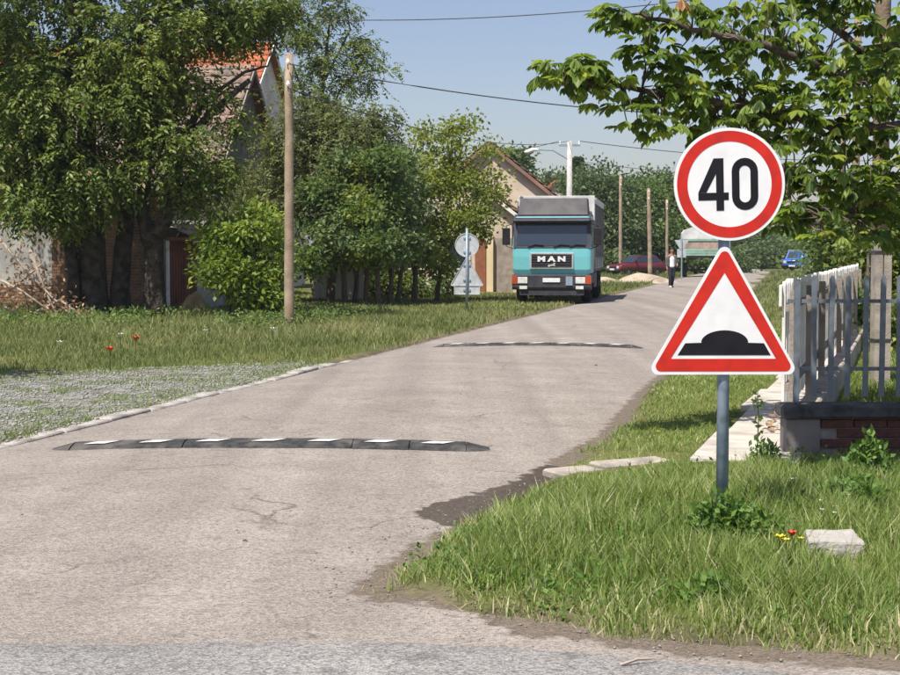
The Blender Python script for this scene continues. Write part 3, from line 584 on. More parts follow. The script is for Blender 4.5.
disc = MB().prism(circ(.30, 72), -.004, .006, 'y', T).build('speed_limit_disc', M['sign_white'], sign)
MB().ring(circ(.284, 72), circ(.2275, 72), -.0055, -.0042, T).build('red_ring', M['sign_red'], disc)
def stad(w_, h_, n=10):
    r = w_ / 2; return [(r * math.cos(math.pi * k / n), h_ / 2 - r + r * math.sin(math.pi * k / n)) for k in range(n + 1)] + [(-r * math.cos(math.pi * k / n), -h_ / 2 + r - r * math.sin(math.pi * k / n)) for k in range(n + 1)]
MB().ring(off(stad(.142, .278), .083, 0), off(stad(.060, .196), .083, 0), -.0058, -.0042, T).build('digit_zero', M['sign_black'], disc)
H = .139; f4 = MB(); st = .041; xr = -.032
f4.prism([(xr - st, -H), (xr, -H), (xr, H), (xr - st, H)], -.0058, -.0042, 'y', T)                                   # stem
f4.prism([(xr + .026, -H + .056), (xr + .026, -H + .096), (xr + .0, -H + .096), (xr, -H + .056)], -.0058, -.0042, 'y', T)
f4.prism([(xr - st, -H + .056), (xr - st, -H + .096), (-.17, -H + .096), (-.17, -H + .056)], -.0058, -.0042, 'y', T)   # bar
f4.prism([(xr - st, H), (xr - st, -H + .196), (-.127, -H + .097), (-.17, -H + .097), (xr - st - .012, H)], -.0058, -.0042, 'y', T)      # diagonal
f4.build('digit_four', M['sign_black'], disc)
T = Matrix.Translation((-.012, 0, sz(374.5) + b0)) @ Matrix.Rotation(math.radians(.2), 4, 'Y')
tri = MB().prism(rtri(.83, .035), -.004, .006, 'y', T).build('warning_triangle', M['sign_white'], sign)
def tring(w_, r, dz): return off(rtri(w_, r), 0, dz)
inner = [(x, z * .93 + .085) for x, z in rtri(.572, .0015)]
MB().ring(tring(.775, .028, .017), inner, -.0055, -.0042, T).build('red_border', M['sign_red'], tri)
pxx = lambda px: (px - 723.5) / PXM; pzz = lambda py: (374.5 - py) / PXM
bump = [(pxx(677), pzz(355)), (pxx(771.5), pzz(355)), (pxx(764.5), pzz(343)), (pxx(748), pzz(342.5))]
bump += [(pxx(724.5 + 24 * math.cos(a)), pzz(342.5 - 12.5 * math.sin(a))) for a in np.linspace(.12, math.pi - .12, 15)] + [(pxx(701), pzz(342.5)), (pxx(684.5), pzz(343))]
MB().prism(bump, -.0058, -.0042, 'y', T).build('bump_symbol', M['sign_black'], tri)
for zz in (sz(150), sz(215), sz(300), sz(360)):
    c = MB(); c.box(-.12, .12, .008, .02, zz + b0 - .018, zz + b0 + .018); c.tube([(0, .045, zz + b0 - .018), (0, .045, zz + b0 + .018)], .039, 16); c.build('clamp', M['galv'], sign)
# the pair of signs on the left, seen from behind
p = G(467, 311, .06); s2 = empty('road_sign', (p.x, p.y, .04), math.radians(-6), 'back of a disc and triangle sign pair on the left verge', 'road sign', 'signs seen from behind')
MB().tube([(0, -.05, -.2), (0, -.05, 2.25)], .035, 12).build('post', M['galv'], s2, True)
def pzs(py): return P(467, py, p.y).z - .04
def back_plate(nm, poly, dz, par, rim):
    o = MB().prism(off(poly, 0, dz), -.004, .004, 'y').build(nm, M['sign_back'], par)
    cx, cz = np.mean(poly, axis=0); inn = [(cx + (x - cx) * .94, cz + (z - cz) * .94) for x, z in poly]
    MB().ring(off(poly, 0, dz), off(inn, 0, dz), -.022, -.0045).build('rim', M['sign_back'], o); return o
d2 = back_plate('disc', circ(.325, 40), pzs(245), s2, 1); back_plate('triangle', rtri(.93, .035), pzs(286), s2, 1); back_plate('plate', [(-.35, 0), (.35, 0), (.35, .25), (-.35, .25)], pzs(294.5), s2, 1)
for zz in (pzs(238), pzs(252), pzs(265), pzs(280), pzs(290)): MB().box(-.1, .1, -.035, -.005, zz - .02, zz + .02).build('clamp', M['galv'], s2)
# far sign backs beside the trailer
p = P(681.5, 262, 92); s3 = empty('road_sign', (p.x, 92, 0), math.radians(5), 'far inverted triangle and square plates seen from behind, beside the green trailer', 'road sign', 'signs seen from behind')
MB().tube([(0, -.05, -.2), (0, -.05, 2.35)], .035, 8).build('post', M['galv'], s3); fz = lambda py: P(681, py, 92).z
MB().prism([(-.42, fz(240)), (.42, fz(240)), (.05, fz(250.5)), (-.05, fz(250.5))], -.004, .004, 'y').build('triangle', M['sign_back'], s3)
MB().box(-.26, .26, -.004, .004, fz(257.5), fz(249)).build('square', M['sign_back'], s3)
# blue crossing sign by the blue car
p = P(802, 258, 118); s4 = empty('road_sign', (p.x, 118, 0), 0, 'small blue square crossing sign beside the blue car', 'road sign')
MB().tube([(0, .05, -.2), (0, .05, p.z + .4)], .035, 8).build('post', M['galv'], s4)
o = MB().box(-.33, .33, -.004, .006, p.z - .38, p.z + .36, bev=.003).build('plate', M['sign_blue'], s4); MB().prism([(-.2, p.z - .2), (.2, p.z - .2), (0, p.z + .22)], -.007, -.0045, 'y').build('white_triangle', M['sign_white'], o)
MB().prism([(-.06, p.z - .15), (.06, p.z - .15), (.02, p.z + .06), (-.02, p.z + .06)], -.010, -.0075, 'y').build('walker', M['sign_black'], o)

# ================================================================ POLES AND WIRES
def wood_pole(px, py0, py1, r, label, group='wooden poles', lean=0., Yf=None):
    b = G(px, py0, .05) if Yf is None else P(px, py0, Yf); t_ = P(px + lean, py1, b.y); o = empty('utility_pole', (b.x, b.y, 0), 0, label, 'pole', group)
    h = t_.z; dx = t_.x - b.x; pts = [(dx * k / 8 + random.uniform(-.01, .01), 0, -.3 + (h + .3) * k / 8) for k in range(9)]
    MB().tube(pts, [r * (1.06 - .022 * k * 1.5) for k in range(9)], 14).build('shaft', M['wood_pole'], o, True)
    MB().tube([(dx, 0, h - .005), (dx, 0, h + .05)], [r * .8, r * .3], 14).build('cap', M['grey_wood'], o)
    for zz in (.3, .75): 
        a = MB(); a.tube([(dx, -r - .01, h - zz), (dx, -r - .12, h - zz), (dx, -r - .12, h - zz + .1)], .012, 6); ao = a.build('bracket', M['wire'], o); MB().tube([(dx, -r - .12, h - zz + .09), (dx, -r - .12, h - zz + .13), (dx, -r - .12, h - zz + .2)], [.035, .045, .02], 10).build('insulator', M['sign_white'], ao)
    return b, t_
PL, PLt = wood_pole(289, 329, 55, .105, 'tall wooden pole on the left grass verge in front of the trees')
MB_ = wood_pole(620.5, 275, 176, .13, 'distant wooden pole just right of the lorry')
wood_pole(650.5, 269.5, 189, .15, 'distant wooden pole nearest the walking person', lean=-2, Yf=106)
wood_pole(667, 265, 200, .11, 'thin far pole directly above the walking person', Yf=112)
cb = Vector(((569 - 450) / F * 76, 76, 0)); ctz = P(569, 141, 76).z
cp = empty('lamp_pole', cb, 0, 'pale concrete lamp pole rising behind the lorry', 'pole')
MB().tube([(0, 0, -.2), (0, 0, ctz * .5), (0, 0, ctz)], [.17, .145, .115], 12).build('shaft', M['pole_concrete'], cp, True)
la = P(536, 150, 76) - cb; MB().tube([(0, 0, ctz - .9), (la.x * .5, -.1, ctz - .45), (la.x, -.2, la.z)], .03, 6).build('arm', M['galv'], cp)
lh = P(524, 152.5, 76) - cb; MB().tube([(la.x + .1, -.2, la.z), (la.x - .15, -.2, la.z + .01), (lh.x + .15, -.22, lh.z + .02), (lh.x, -.22, lh.z)], [.05, .1, .09, .03], 10).build('lamp_head', M['sign_white'], cp)
MB().box(-.5, .5, -.05, .05, ctz - .25, ctz - .15).build('crossarm', M['galv'], cp)
for x in (-.45, 0, .45): MB().tube([(x, 0, ctz - .15), (x, 0, ctz + .02)], [.05, .035], 8).build('insulator', M['sign_white'], cp)
# poles behind the metal fence: wooden mast strapped to a concrete stub
def stub_pole(px, py_base, py_top, wpx, Y, label, ztop=9.):
    x = (px - 450) / F * Y; z0 = gz1(x, Y); zt = P(px, py_top, Y).z; wd = wpx / F * Y; o = empty('utility_pole', (x, Y, z0), math.radians(3), label, 'pole', 'poles strapped to concrete stubs'); h = zt - z0
    for sgn in (-1, 1): MB().box(sgn * wd * .27 - wd * .23, sgn * wd * .27 + wd * .23, -.08, .08, -.2, h - (.04 if sgn > 0 else 0), bev=.012).build('stub', M['stub_concrete'], o)
    MB().box(-wd * .08, wd * .08, -.03, .08, -.1, h - .02).build('stub_web', M['concrete'], o)
    MB().tube([(.03, .17, .35), (.03, .17, ztop * .5), (.05, .17, ztop)], [.10, .092, .075], 12).build('mast', M['wood_pole'], o, True)
    for zz in (h - .16, .5):
        bd = MB(); wv = wd * .5 + .012
        bd.ring([(-wv, -.095), (wv, -.095), (wv, .275), (-wv, .275)], [(-wv + .01, -.085), (wv - .01, -.085), (wv - .01, .265), (-wv + .01, .265)], 0, .018); bd.v = [(a, c, zz + b_) for a, b_, c in bd.v]; bd.build('band', M['wire'], o)
    return Vector((x, Y + .17, z0 + ztop))
RP = stub_pole(881, 385, 238, 16.5, 18.2, 'near pole on pale concrete stub behind the metal fence')
RP2 = stub_pole(855, 300, 257, 7, 38., 'smaller far pole on concrete stub behind the white fence', 9.5)
stub_pole(842, 300, 254, 5.5, 52., 'farthest stubbed pole seen through the chestnut leaves', 10.)
def wire(a, c, sag, label, r=.011):
    a = Vector(a); c = Vector(c); pts = [a.lerp(c, k / 24) - Vector((0, 0, sag * 4 * (k / 24) * (1 - k / 24))) for k in range(25)]
    tag(MB().tube(pts, r, 5).build('wire', M['wire'], smooth=True), label, 'wire', 'overhead wires')
wire(PLt + Vector((0, -.2, -.2)), P(905, 112, 45), .5, 'wire from the left wooden pole crossing the sky above the road', .014)
wire(PLt + Vector((0, -.2, -.7)), cb + Vector((0, 0, ctz)), .55, 'thin wire from the left wooden pole down to the lamp pole', .012)
wire(P(150, 8, 48), P(940, -38, 36), .75, 'faint topmost wire crossing high above the road', .013)
wire(cb + Vector((.45, 0, ctz)), P(905, 160, 95), .35, 'wire from the lamp pole to the right behind the signs', .018)
wire(cb + Vector((-.45, 0, ctz)), P(430, 157, 110), .3, 'wire from the lamp pole leftwards over the beige roof', .015)
wire(cb + Vector((0, 0, ctz - .9)), P(905, 182, 110), .4, 'lower wire from the lamp pole above the far trees', .013)

# ================================================================ THE LORRY
TY = 50.; ts = TY / F
TX = (551.5 - 450) * ts; trk = empty('lorry', (TX, TY, .05), math.radians(0) - math.atan(.135), 'turquoise lorry with grey tarpaulin box parked half on the left verge', 'lorry')
W2 = 1.22
# local: x right, y back (0 at the bumper face), z up
cabp = [(.10, .9), (.04, 1.05), (.02, 1.45), (.03, 1.75), (.22, 2.55), (.34, 2.70), (.55, 2.76), (2.0, 2.76), (2.0, .9)]
def profile_x(poly, x0, x1, tuck=0.):   # loft of a y-z side profile across x, narrowing at the outer edges
    n = len(poly); cy = sum(p[0] for p in poly) / n; cz = sum(p[1] for p in poly) / n; vs = []; fs = []
    st = [(x0, tuck), (x0 + .04, tuck * .35), (x0 + .12, 0), (x1 - .12, 0), (x1 - .04, tuck * .35), (x1, tuck)]
    for x, k in st:
        for (y_, z_) in poly: vs.append((x, y_ + (cy - y_) * k, z_ + (cz - z_) * k * .6))
    m = len(st)
    for i in range(m - 1):
        for j in range(n): fs.append((i * n + j, i * n + (j + 1) % n, (i + 1) * n + (j + 1) % n, (i + 1) * n + j))
    fs += [tuple(range(n)), tuple((m - 1) * n + j for j in range(n - 1, -1, -1))]
    return MB().add(vs, fs)
cab = profile_x(cabp, -W2, W2, .07).build('cab', M['teal'], trk, True); cab.data.polygons.foreach_set('use_smooth', [False] * len(cab.data.polygons))
# windscreen lies on the sloping face between z 1.75 and 2.55
def fy(z): return .03 + (z - 1.75) * (.19 / .80)
def face_quad(x0, x1, z0, z1, d, th=.02): return [(x0, fy(z0) - d, z0), (x1, fy(z0) - d, z0), (x1, fy(z1) - d, z1), (x0, fy(z1) - d, z1), (x0, fy(z0) + th, z0), (x1, fy(z0) + th, z0), (x1, fy(z1) + th, z1), (x0, fy(z1) + th, z1)]
BF = [(0, 1, 2, 3), (7, 6, 5, 4), (0, 4, 5, 1), (1, 5, 6, 2), (2, 6, 7, 3), (3, 7, 4, 0)]
o = MB().add(face_quad(-1.2, 1.2, 1.73, 2.66, .012), BF).build('windscreen_frame', M['bumper'], trk)
MB().add(face_quad(-1.09, 1.09, 1.80, 2.50, .02), BF).build('windscreen', M['glass'], o)
MB().add([(-1.225, .17, 2.58), (1.225, .17, 2.58), (1.2, .5, 2.785), (-1.2, .5, 2.785), (-1.225, 2.02, 2.58), (1.225, 2.02, 2.58), (1.2, 2.02, 2.785), (-1.2, 2.02, 2.785)], BF).build('cab_roof', M['bumper'], trk)
for sgn in (-1, 1): MB().box(sgn * 1.222 - .006, sgn * 1.222 + .006, .2, 2.0, 1.76, 2.6).build('door_frame', M['bumper'], trk)
vz = MB(); vz.add([(-1.17, .13, 2.50), (1.17, .13, 2.50), (1.17, -.1, 2.57), (-1.17, -.1, 2.57), (-1.17, .25, 2.68), (1.17, .25, 2.68), (1.17, -.08, 2.61), (-1.17, -.08, 2.61)], [(0, 1, 2, 3), (4, 7, 6, 5), (2, 6, 7, 3), (0, 4, 5, 1), (1, 5, 6, 2), (0, 3, 7, 4)]); vz.build('sun_visor', M['bumper'], trk)
for x in (-.75, .05, .55): MB().tube([(x, fy(1.76) - .04, 1.76), (x + .22, fy(1.82) - .045, 1.83), (x + .5, fy(1.80) - .045, 1.81)], .016, 5).build('wiper', M['black'], trk)
g = MB().box(-.68, .68, -.015, .06, 1.07, 1.58, bev=.012).build('grille_frame', M['chrome'], trk)
MB().box(-.63, .63, -.024, .0, 1.12, 1.53).build('grille', M['black'], g)
for k in range(5): MB().box(-.61, .61, -.036, -.0245, 1.135 + k * .08, 1.165 + k * .08).build('grille_bar', M['bumper'], g)
def text_mesh(txt, size, ext=.01, off_=.0, sx=1.):
    cu = bpy.data.curves.new('t', 'FONT'); cu.body = txt; cu.size = size; cu.extrude = ext; cu.offset = off_; cu.align_x = 'CENTER'; cu.align_y = 'CENTER'
    ob = bpy.data.objects.new('t', cu); COL.objects.link(ob); bpy.context.view_layer.update()
    me = bpy.data.meshes.new_from_object(ob.evaluated_get(bpy.context.evaluated_depsgraph_get())); bpy.data.objects.remove(ob)
    for v in me.vertices: x, y, z = v.co; v.co = (x * sx, -z, y)
    return me
o = link('lettering', text_mesh('M A N', .21, .008, .013, 1.5), M['plate'], trk, (0, -.047, 1.375))
em = MB(); em.prism([(-.12, 1.18), (-.07, 1.22), (-.05, 1.2), (.03, 1.22), (.07, 1.27), (.13, 1.25), (.1, 1.2), (.12, 1.15), (.05, 1.17), (-.04, 1.16), (-.06, 1.13), (-.1, 1.14)], -.05, -.037, 'y'); em.build('emblem', M['chrome'], g)
MB().prism([(-.03, 1.545), (.03, 1.545), (0, 1.60)], -.03, -.0155, 'y').build('badge', M['chrome'], g)
bmp = profile_x([(.0, .42), (-.06, .5), (-.07, .86), (-.02, .9), (.5, .9), (.5, .42)], -W2 - .01, W2 + .01, .05).build('bumper', M['bumper'], trk)
for sgn in (-1, 1):
    h = MB().box(sgn * .9 - .15, sgn * .9 + .15, -.085, -.06, .62, .82, bev=.008).build('headlight', M['head_lens'], trk); MB().box(sgn * .9 - .17, sgn * .9 + .17, -.075, -.058, .60, .84).build('surround', M['black'], h)
    MB().box(min(sgn * 1.06, sgn * 1.235), max(sgn * 1.06, sgn * 1.235), -.08, .06, .60, .86, bev=.008).build('indicator', M['orange_lens'], trk)
    MB().box(sgn * .88 - .12, sgn * .88 + .12, -.08, -.05, .44, .54, bev=.006).build('fog_light', M['head_lens'], trk)
    MB().box(sgn * 1.24 - .02, sgn * 1.24 + .02, .12, .55, 1.8, 2.45).build('side_window', M['glass'], trk)
    mr = MB().box(sgn * 1.43 - .12, sgn * 1.43 + .12, .02, .12, 1.82, 2.35, bev=.02).build('mirror', M['black'], trk); MB().tube([(sgn * 1.2, .25, 2.5), (sgn * 1.43, .08, 2.42), (sgn * 1.43, .08, 1.78), (sgn * 1.2, .2, 1.7)], .018, 6).build('mirror_arm', M['black'], mr)
MB().box(-.27, .27, -.095, -.072, .66, .79).build('number_plate', M['plate'], trk)
MB().box(.45, .66, -.09, -.071, .56, .84).build('step_plate', M['galv'], trk)
MB().box(-1.0, 1.0, .0, .4, .25, .41).build('underrun_bar', M['bumper'], trk)
# wind deflector on the cab roof
MB().add([(-1.10, .42, 2.77), (1.10, .42, 2.77), (1.05, .78, 3.30), (-1.05, .78, 3.30), (-1.1, 1.9, 2.77), (1.1, 1.9, 2.77), (1.05, 1.9, 3.30), (-1.05, 1.9, 3.30)], BF).build('wind_deflector', M['tarp_dark'], trk)
# box body with tarpaulin
bx0, bx1 = 2.1, 9.0
MB().box(-1.235, 1.235, bx0, bx0 + .08, 1.05, 3.42, bev=.01).build('box_front', M['tarp_white'], trk)
tr_ = MB(); nn = 24; 
for k in range(nn + 1):
    y_ = bx0 + .085 + (bx1 - bx0 - .17) * k / nn; w_ = .018 * math.sin(k * 2.1) + .012 * math.cos(k * 5.); hp = -.02 * (k % 4 != 0)
    sec = [(-1.235 + w_, 1.35), (-1.24 - w_, 2.3), (-1.22, 3.30), (-1.14, 3.40 + hp), (0, 3.43 + hp), (1.14, 3.40 + hp), (1.22, 3.30), (1.24 + w_, 2.3), (1.235 - w_, 1.35)]
    tr_.add([(a, y_, c) for a, c in sec], [])
tr_.f = [(i * 9 + j, i * 9 + j + 1, i * 9 + j + 10, i * 9 + j + 9) for i in range(nn) for j in range(8)]
tp = tr_.build('tarpaulin', M['tarp_dark'], trk, True)
for sgn in (-1, 1):
    for k in range(5):
        y_ = bx0 + .1 + k * 1.66; MB().box(sgn * 1.262 - .012, sgn * 1.262 + .012, y_, y_ + .06, 1.1, 3.25).build('strap', M['tarp_grey'], tp)
    MB().box(sgn * 1.235 - .02, sgn * 1.235 + .02, bx0 + .09, bx1 - .05, 1.05, 1.42).build('side_board', M['tarp_grey'], trk)
    MB().box(sgn * 1.245 - .03, sgn * 1.245 + .03, bx0 + .085, bx1 - .085, 3.16, 3.36).build('tarp_edge', M['tarp_white'], trk)
MB().box(-1.235, 1.235, bx1 - .08, bx1, 1.05, 3.42).build('box_rear', M['tarp_dark'], trk)
MB().box(-1.2, 1.2, bx0, bx1, .95, 1.045).build('deck', M['bumper'], trk); MB().box(-.45, .45, .4, bx1 - .1, .6, .94).build('chassis', M['black'], trk)
def wheel(parent, x, y, r, wd, twin=False):
    pr = [(-wd / 2, r * .62), (-wd / 2, r * .9), (-wd * .36, r), (wd * .36, r), (wd / 2, r * .9), (wd / 2, r * .62)]; n = 28; mb = MB()
    vs = [(a, rr * math.cos(2 * math.pi * k / n), rr * math.sin(2 * math.pi * k / n)) for k in range(n) for a, rr in pr]; m = len(pr)
    mb.add(vs, [(k * m + j, k * m + j + 1, ((k + 1) % n) * m + j + 1, ((k + 1) % n) * m + j) for k in range(n) for j in range(m - 1)])
    o = mb.build('wheel', M['tyre'], parent, True, (x, y, r)); rm = MB(); rm.prism(circ(r * .63, n), -wd * .36, wd * .36, 'x'); rm.prism(circ(r * .22, 12), -wd * .5, wd * .5, 'x'); rm.build('rim', M['rim'], o); return o
for sgn in (-1, 1):
    wheel(trk, sgn * 1.03, 1.25, .5, .30); wheel(trk, sgn * .98, 6.2, .5, .5); MB().box(sgn * 1.05 - .18, sgn * 1.05 + .18, .5, 1.95, .62, .92).build('wing', M['bumper'], trk)
    mf = MB(); mf.box(sgn * 1.0 - .25, sgn * 1.0 + .25, 6.85, 6.88, .15, .9); mf.build('mud_flap', M['black'], trk)
    MB().box(sgn * 1.1 - .12, sgn * 1.1 + .12, 2.4, 4.4, .45, .93).build('tank', M['bumper'], trk)

# ================================================================ CARS
def car(loc, rz, paint, label, boxy=False, rack=False):
    c = empty('parked_car', loc, rz, label, 'car'); Wd = .82
    body = [(0, .3), (-.02, .42), (.02, .66), (.12, .74), (1.15, .86), (2.2, .9), (3.5, .9), (3.85, .84), (3.95, .6), (3.9, .3)] if not boxy else [(0, .38), (-.02, .55), (.0, .86), (.1, .93), (1.0, 1.0), (2.2, 1.03), (3.5, 1.03), (3.72, .98), (3.74, .6), (3.7, .38)]
    profile_x(body, -Wd, Wd, .05).build('body', paint, c, True)
    z0, z1 = (.87, 1.38) if not boxy else (1.0, 1.6); y0, y1, y2, y3 = (1.1, 1.75, 3.0, 3.6) if not boxy else (.98, 1.45, 3.3, 3.7)
    a, d = Wd - .05, Wd - .2
    MB().add([(-a, y0, z0), (a, y0, z0), (a, y3, z0), (-a, y3, z0), (-d, y1, z1), (d, y1, z1), (d, y2, z1), (-d, y2, z1)], [(3, 2, 1, 0), (4, 5, 6, 7), (0, 1, 5, 4), (1, 2, 6, 5), (2, 3, 7, 6), (3, 0, 4, 7)]).build('cabin', paint, c)
    def onq(A, B, C, D, k, nrm, nm):
        q = [Vector(p) for p in (A, B, C, D)]; m = sum(q, Vector()) / 4; q = [m + (p - m) * k + nrm for p in q]; n2 = nrm * .6
        MB().add(q + [p - n2 for p in q], BF).build(nm, M['glass'], c)
    onq((-a, y0, z0), (a, y0, z0), (d, y1, z1), (-d, y1, z1), .88, Vector((0, -.012, .012)), 'windscreen')
    onq((a, y3, z0), (-a, y3, z0), (-d, y2, z1), (d, y2, z1), .86, Vector((0, .012, .012)), 'rear_window')
    for sgn in (-1, 1):
        ym = (y1 + y2) / 2 + .1
        onq((sgn * a, y0 + .1, z0), (sgn * a, ym, z0), (sgn * d, ym, z1), (sgn * d, y1 + .05, z1), .84, Vector((sgn * .012, 0, .004)), 'side_window')
        onq((sgn * a, ym, z0), (sgn * a, y3 - .1, z0), (sgn * d, y2 - .05, z1), (sgn * d, ym, z1), .84, Vector((sgn * .012, 0, .004)), 'side_window')
        hz = body[2][1] - .11; MB().prism(circ(.1, 16, sgn * .58, hz), -.04, .02, 'y').build('headlight', M['head_lens'], c); MB().box(sgn * .58 - .14, sgn * .58 + .14, -.03, .02, hz - .125, hz + .125).build('lamp_surround', M['chrome'], c)
        MB().box(sgn * .76 - .05, sgn * .76 + .05, -.03, .02, hz - .06, hz + .06).build('indicator', M['orange_lens'], c)
        MB().box(sgn * (Wd + .05) - .05, sgn * (Wd + .05) + .05, y0 + .15, y0 + .23, z0 + .04, z0 + .16).build('mirror', M['black'], c)
        for yy_ in (.72, 3.05): wheel(c, sgn * (Wd - .09), yy_, .31 if not boxy else .35, .19)
    MB().box(-.42, .42, -.035, .02, body[2][1] - .2, body[2][1] - .04).build('grille', M['black'], c)
    MB().box(-Wd, Wd, -.09, .03, .36, .50, bev=.015).build('bumper', M['black'] if boxy else M['bumper'], c); MB().box(-.26, .26, -.105, -.088, .38, .49).build('number_plate', M['plate'], c)
    MB().box(-Wd, Wd, 3.7, 4.0 if not boxy else 3.82, .36, .50, bev=.015).build('bumper', M['bumper'], c)
    if rack:
        for yy_ in np.linspace(y1 + .1, y2 - .1, 4): MB().box(-d, d, yy_ - .02, yy_ + .02, z1 + .07, z1 + .11).build('rack_bar', M['sign_back'], c)
        for sgn in (-1, 1): MB().box(sgn * d - .02, sgn * d + .02, y1, y2, z1 + .012, z1 + .13).build('rack_rail', M['sign_back'], c)
    return c
p = G(792, 272.2, .02); car((p.x, p.y, .1), math.radians(-24), M['car_blue'], 'bright blue boxy car with roof rack parked far down the right verge', True, True)
p = P(628, 268, 108); car((p.x - 1., p.y, .05), math.radians(-62), M['car_red'], 'dark red car parked in the shade of the far trees')

# ================================================================ FARM TRAILER beyond the walker
p = P(700, 266, 102); tl = empty('farm_trailer', (p.x, p.y, .05), math.radians(-8), 'old green farm trailer loaded high, parked behind the walking person', 'trailer'); k = p.y / F
TZ = lambda py: P(700, py, p.y).z - .05
w2 = 1.25
MB().box(-w2 - .1, w2 + .1, 0, 4.2, TZ(258), TZ(256)).build('chassis', M['black'], tl)
for i in range(3): z0 = TZ(256) + i * .145; MB().box(-w2, w2, -.03, .02, z0 + .008, z0 + .14, bev=.01).build('tail_board', M['green_paint'], tl)
for sgn in (-1, 1): MB().box(sgn * w2 - .04, sgn * w2 + .04, .0, 4.2, TZ(256), TZ(241)).build('side_panel', M['green_paint'], tl); MB().box(sgn * w2 - .06, sgn * w2 + .06, -.06, .04, TZ(257), TZ(239)).build('corner_post', M['galv'], tl)
MB().box(-w2 + .07, w2 - .07, -.0, .05, TZ(251.5), TZ(241)).build('tail_panel', M['load_brown'], tl); MB().box(-w2 + .07, w2 - .07, -.05, -.01, TZ(241), TZ(239)).build('top_rail', M['green_paint'], tl)
ld = MB(); cl = [(-1.2, TZ(240)), (-1.22, TZ(234)), (-1.05, TZ(230)), (-.5, TZ(227.5)), (.1, TZ(226.5)), (.8, TZ(229)), (1.15, TZ(233)), (1.2, TZ(240))]
for y_ in (.05, .5, 1.5, 2.8, 3.8, 4.1): ld.add([(a * (1 if .1 < y_ < 4 else .93), y_, z + random.uniform(-.05, .05)) for a, z in cl], [])
ld.f = [(i * 8 + j, i * 8 + (j + 1) % 8, i * 8 + 8 + (j + 1) % 8, i * 8 + 8 + j) for i in range(5) for j in range(8)] + [tuple(range(8)), tuple(range(47, 39, -1))]; ld.build('tarpaulin', M['tarp_white'], tl)
for sgn in (-1, 1):
    for yy_ in (.9, 3.3): wheel(tl, sgn * .95, yy_, .45, .28)
MB().box(-.9, .9, .85, .95, .4, .5).build('axle', M['black'], tl); MB().box(-.9, .9, 3.25, 3.35, .4, .5).build('axle', M['black'], tl)

# ================================================================ THE PERSON walking towards us
def skin_obj(name, chains, mat, parent, sub=2):
    # chains: list of lists of (x,y,z,rx,ry); the first point of a later chain may repeat an earlier point to branch from it
    vs = []; es = []; rd = []; idx = {}
    for ch in chains:
        prev = None
        for (x, y, z, a, b_) in ch:
            key = (round(x, 4), round(y, 4), round(z, 4))
            if key not in idx: idx[key] = len(vs); vs.append((x, y, z)); rd.append((a, b_))
            if prev is not None: es.append((prev, idx[key]))
            prev = idx[key]
    me = bpy.data.meshes.new(name); me.from_pydata(vs, es, []); o = link(name, me, mat, parent)
    md = o.modifiers.new('skin', 'SKIN'); md.use_smooth_shade = True
    for i, sv in enumerate(me.skin_vertices[0].data): sv.radius = rd[i]; sv.use_root = (i == 0)
    sb = o.modifiers.new('sub', 'SUBSURF'); sb.levels = sub; sb.render_levels = sub
    return o
pp = G(671.5, 288, .06); per = empty('person', (pp.x, pp.y, rz1(pp.x, pp.y) if abs(pp.x - cx_(pp.y)) < HW else .05), math.radians(8), 'person in open dark jacket, white shirt and dark trousers walking towards the camera', 'person')
# local: faces -y; x is the viewer's right
body = skin_obj('body', [
    [(0, 0, .95, .13, .10), (0, -.01, 1.12, .125, .095), (0, -.01, 1.28, .145, .105), (0, 0, 1.40, .12, .085), (0, -.005, 1.47, .055, .055), (0, -.02, 1.54, .058, .062), (0, -.025, 1.60, .075, .09), (0, -.02, 1.68, .073, .09), (0, -.015, 1.73, .045, .06)],
    [(0, 0, 1.40, .12, .085), (-.17, 0, 1.39, .065, .065), (-.22, .03, 1.14, .045, .05), (-.23, -.04, .92, .032, .036), (-.23, -.07, .86, .022, .034), (-.225, -.09, .79, .018, .034)],
    [(0, 0, 1.40, .12, .085), (.17, 0, 1.39, .065, .065), (.235, .04, 1.13, .045, .05), (.22, -.13, 1.0, .032, .036), (.20, -.20, .97, .022, .034), (.18, -.26, .96, .018, .032)],
    [(0, 0, .95, .13, .10), (-.085, 0, .88, .085, .09), (-.08, -.07, .5, .06, .065), (-.075, -.02, .1, .04, .045), (-.075, -.1, .035, .04, .03), (-.08, -.2, .025, .038, .022)],
    [(0, 0, .95, .13, .10), (.085, 0, .88, .085, .09), (.075, .0, .5, .06, .065), (.06, .16, .12, .04, .045), (.06, .1, .045, .04, .03), (.06, .02, .03, .038, .022)]], M['skin'], per)
def hand(cx, cy, cz, dirv, side):
    d = Vector(dirv).normalized(); s = Vector((0, 1, 0)) if abs(d.y) < .7 else Vector((0, 0, 1)); ch = []
    for k, ln in enumerate((.075, .085, .08, .062)):
        b_ = Vector((cx, cy, cz)) + s * (k - 1.5) * .019; m = b_ + d * ln * .55; e = m + (d * .8 + Vector((-side * .5, 0, 0))).normalized() * ln * .45; ch.append([(*b_, .009, .009), (*m, .0085, .0085), (*e, .007, .007)])
    b_ = Vector((cx, cy, cz)) - d * .05 - s * .03; e = b_ + (d - s).normalized() * .06; ch.append([(*b_, .011, .011), (*e, .009, .009)])
    for c in ch: skin_obj('finger', [c], M['skin'], per, 1)
hand(-.225, -.09, .79, (0, -.2, -1), -1); hand(.18, -.26, .96, (-.3, -1, -.1), 1)
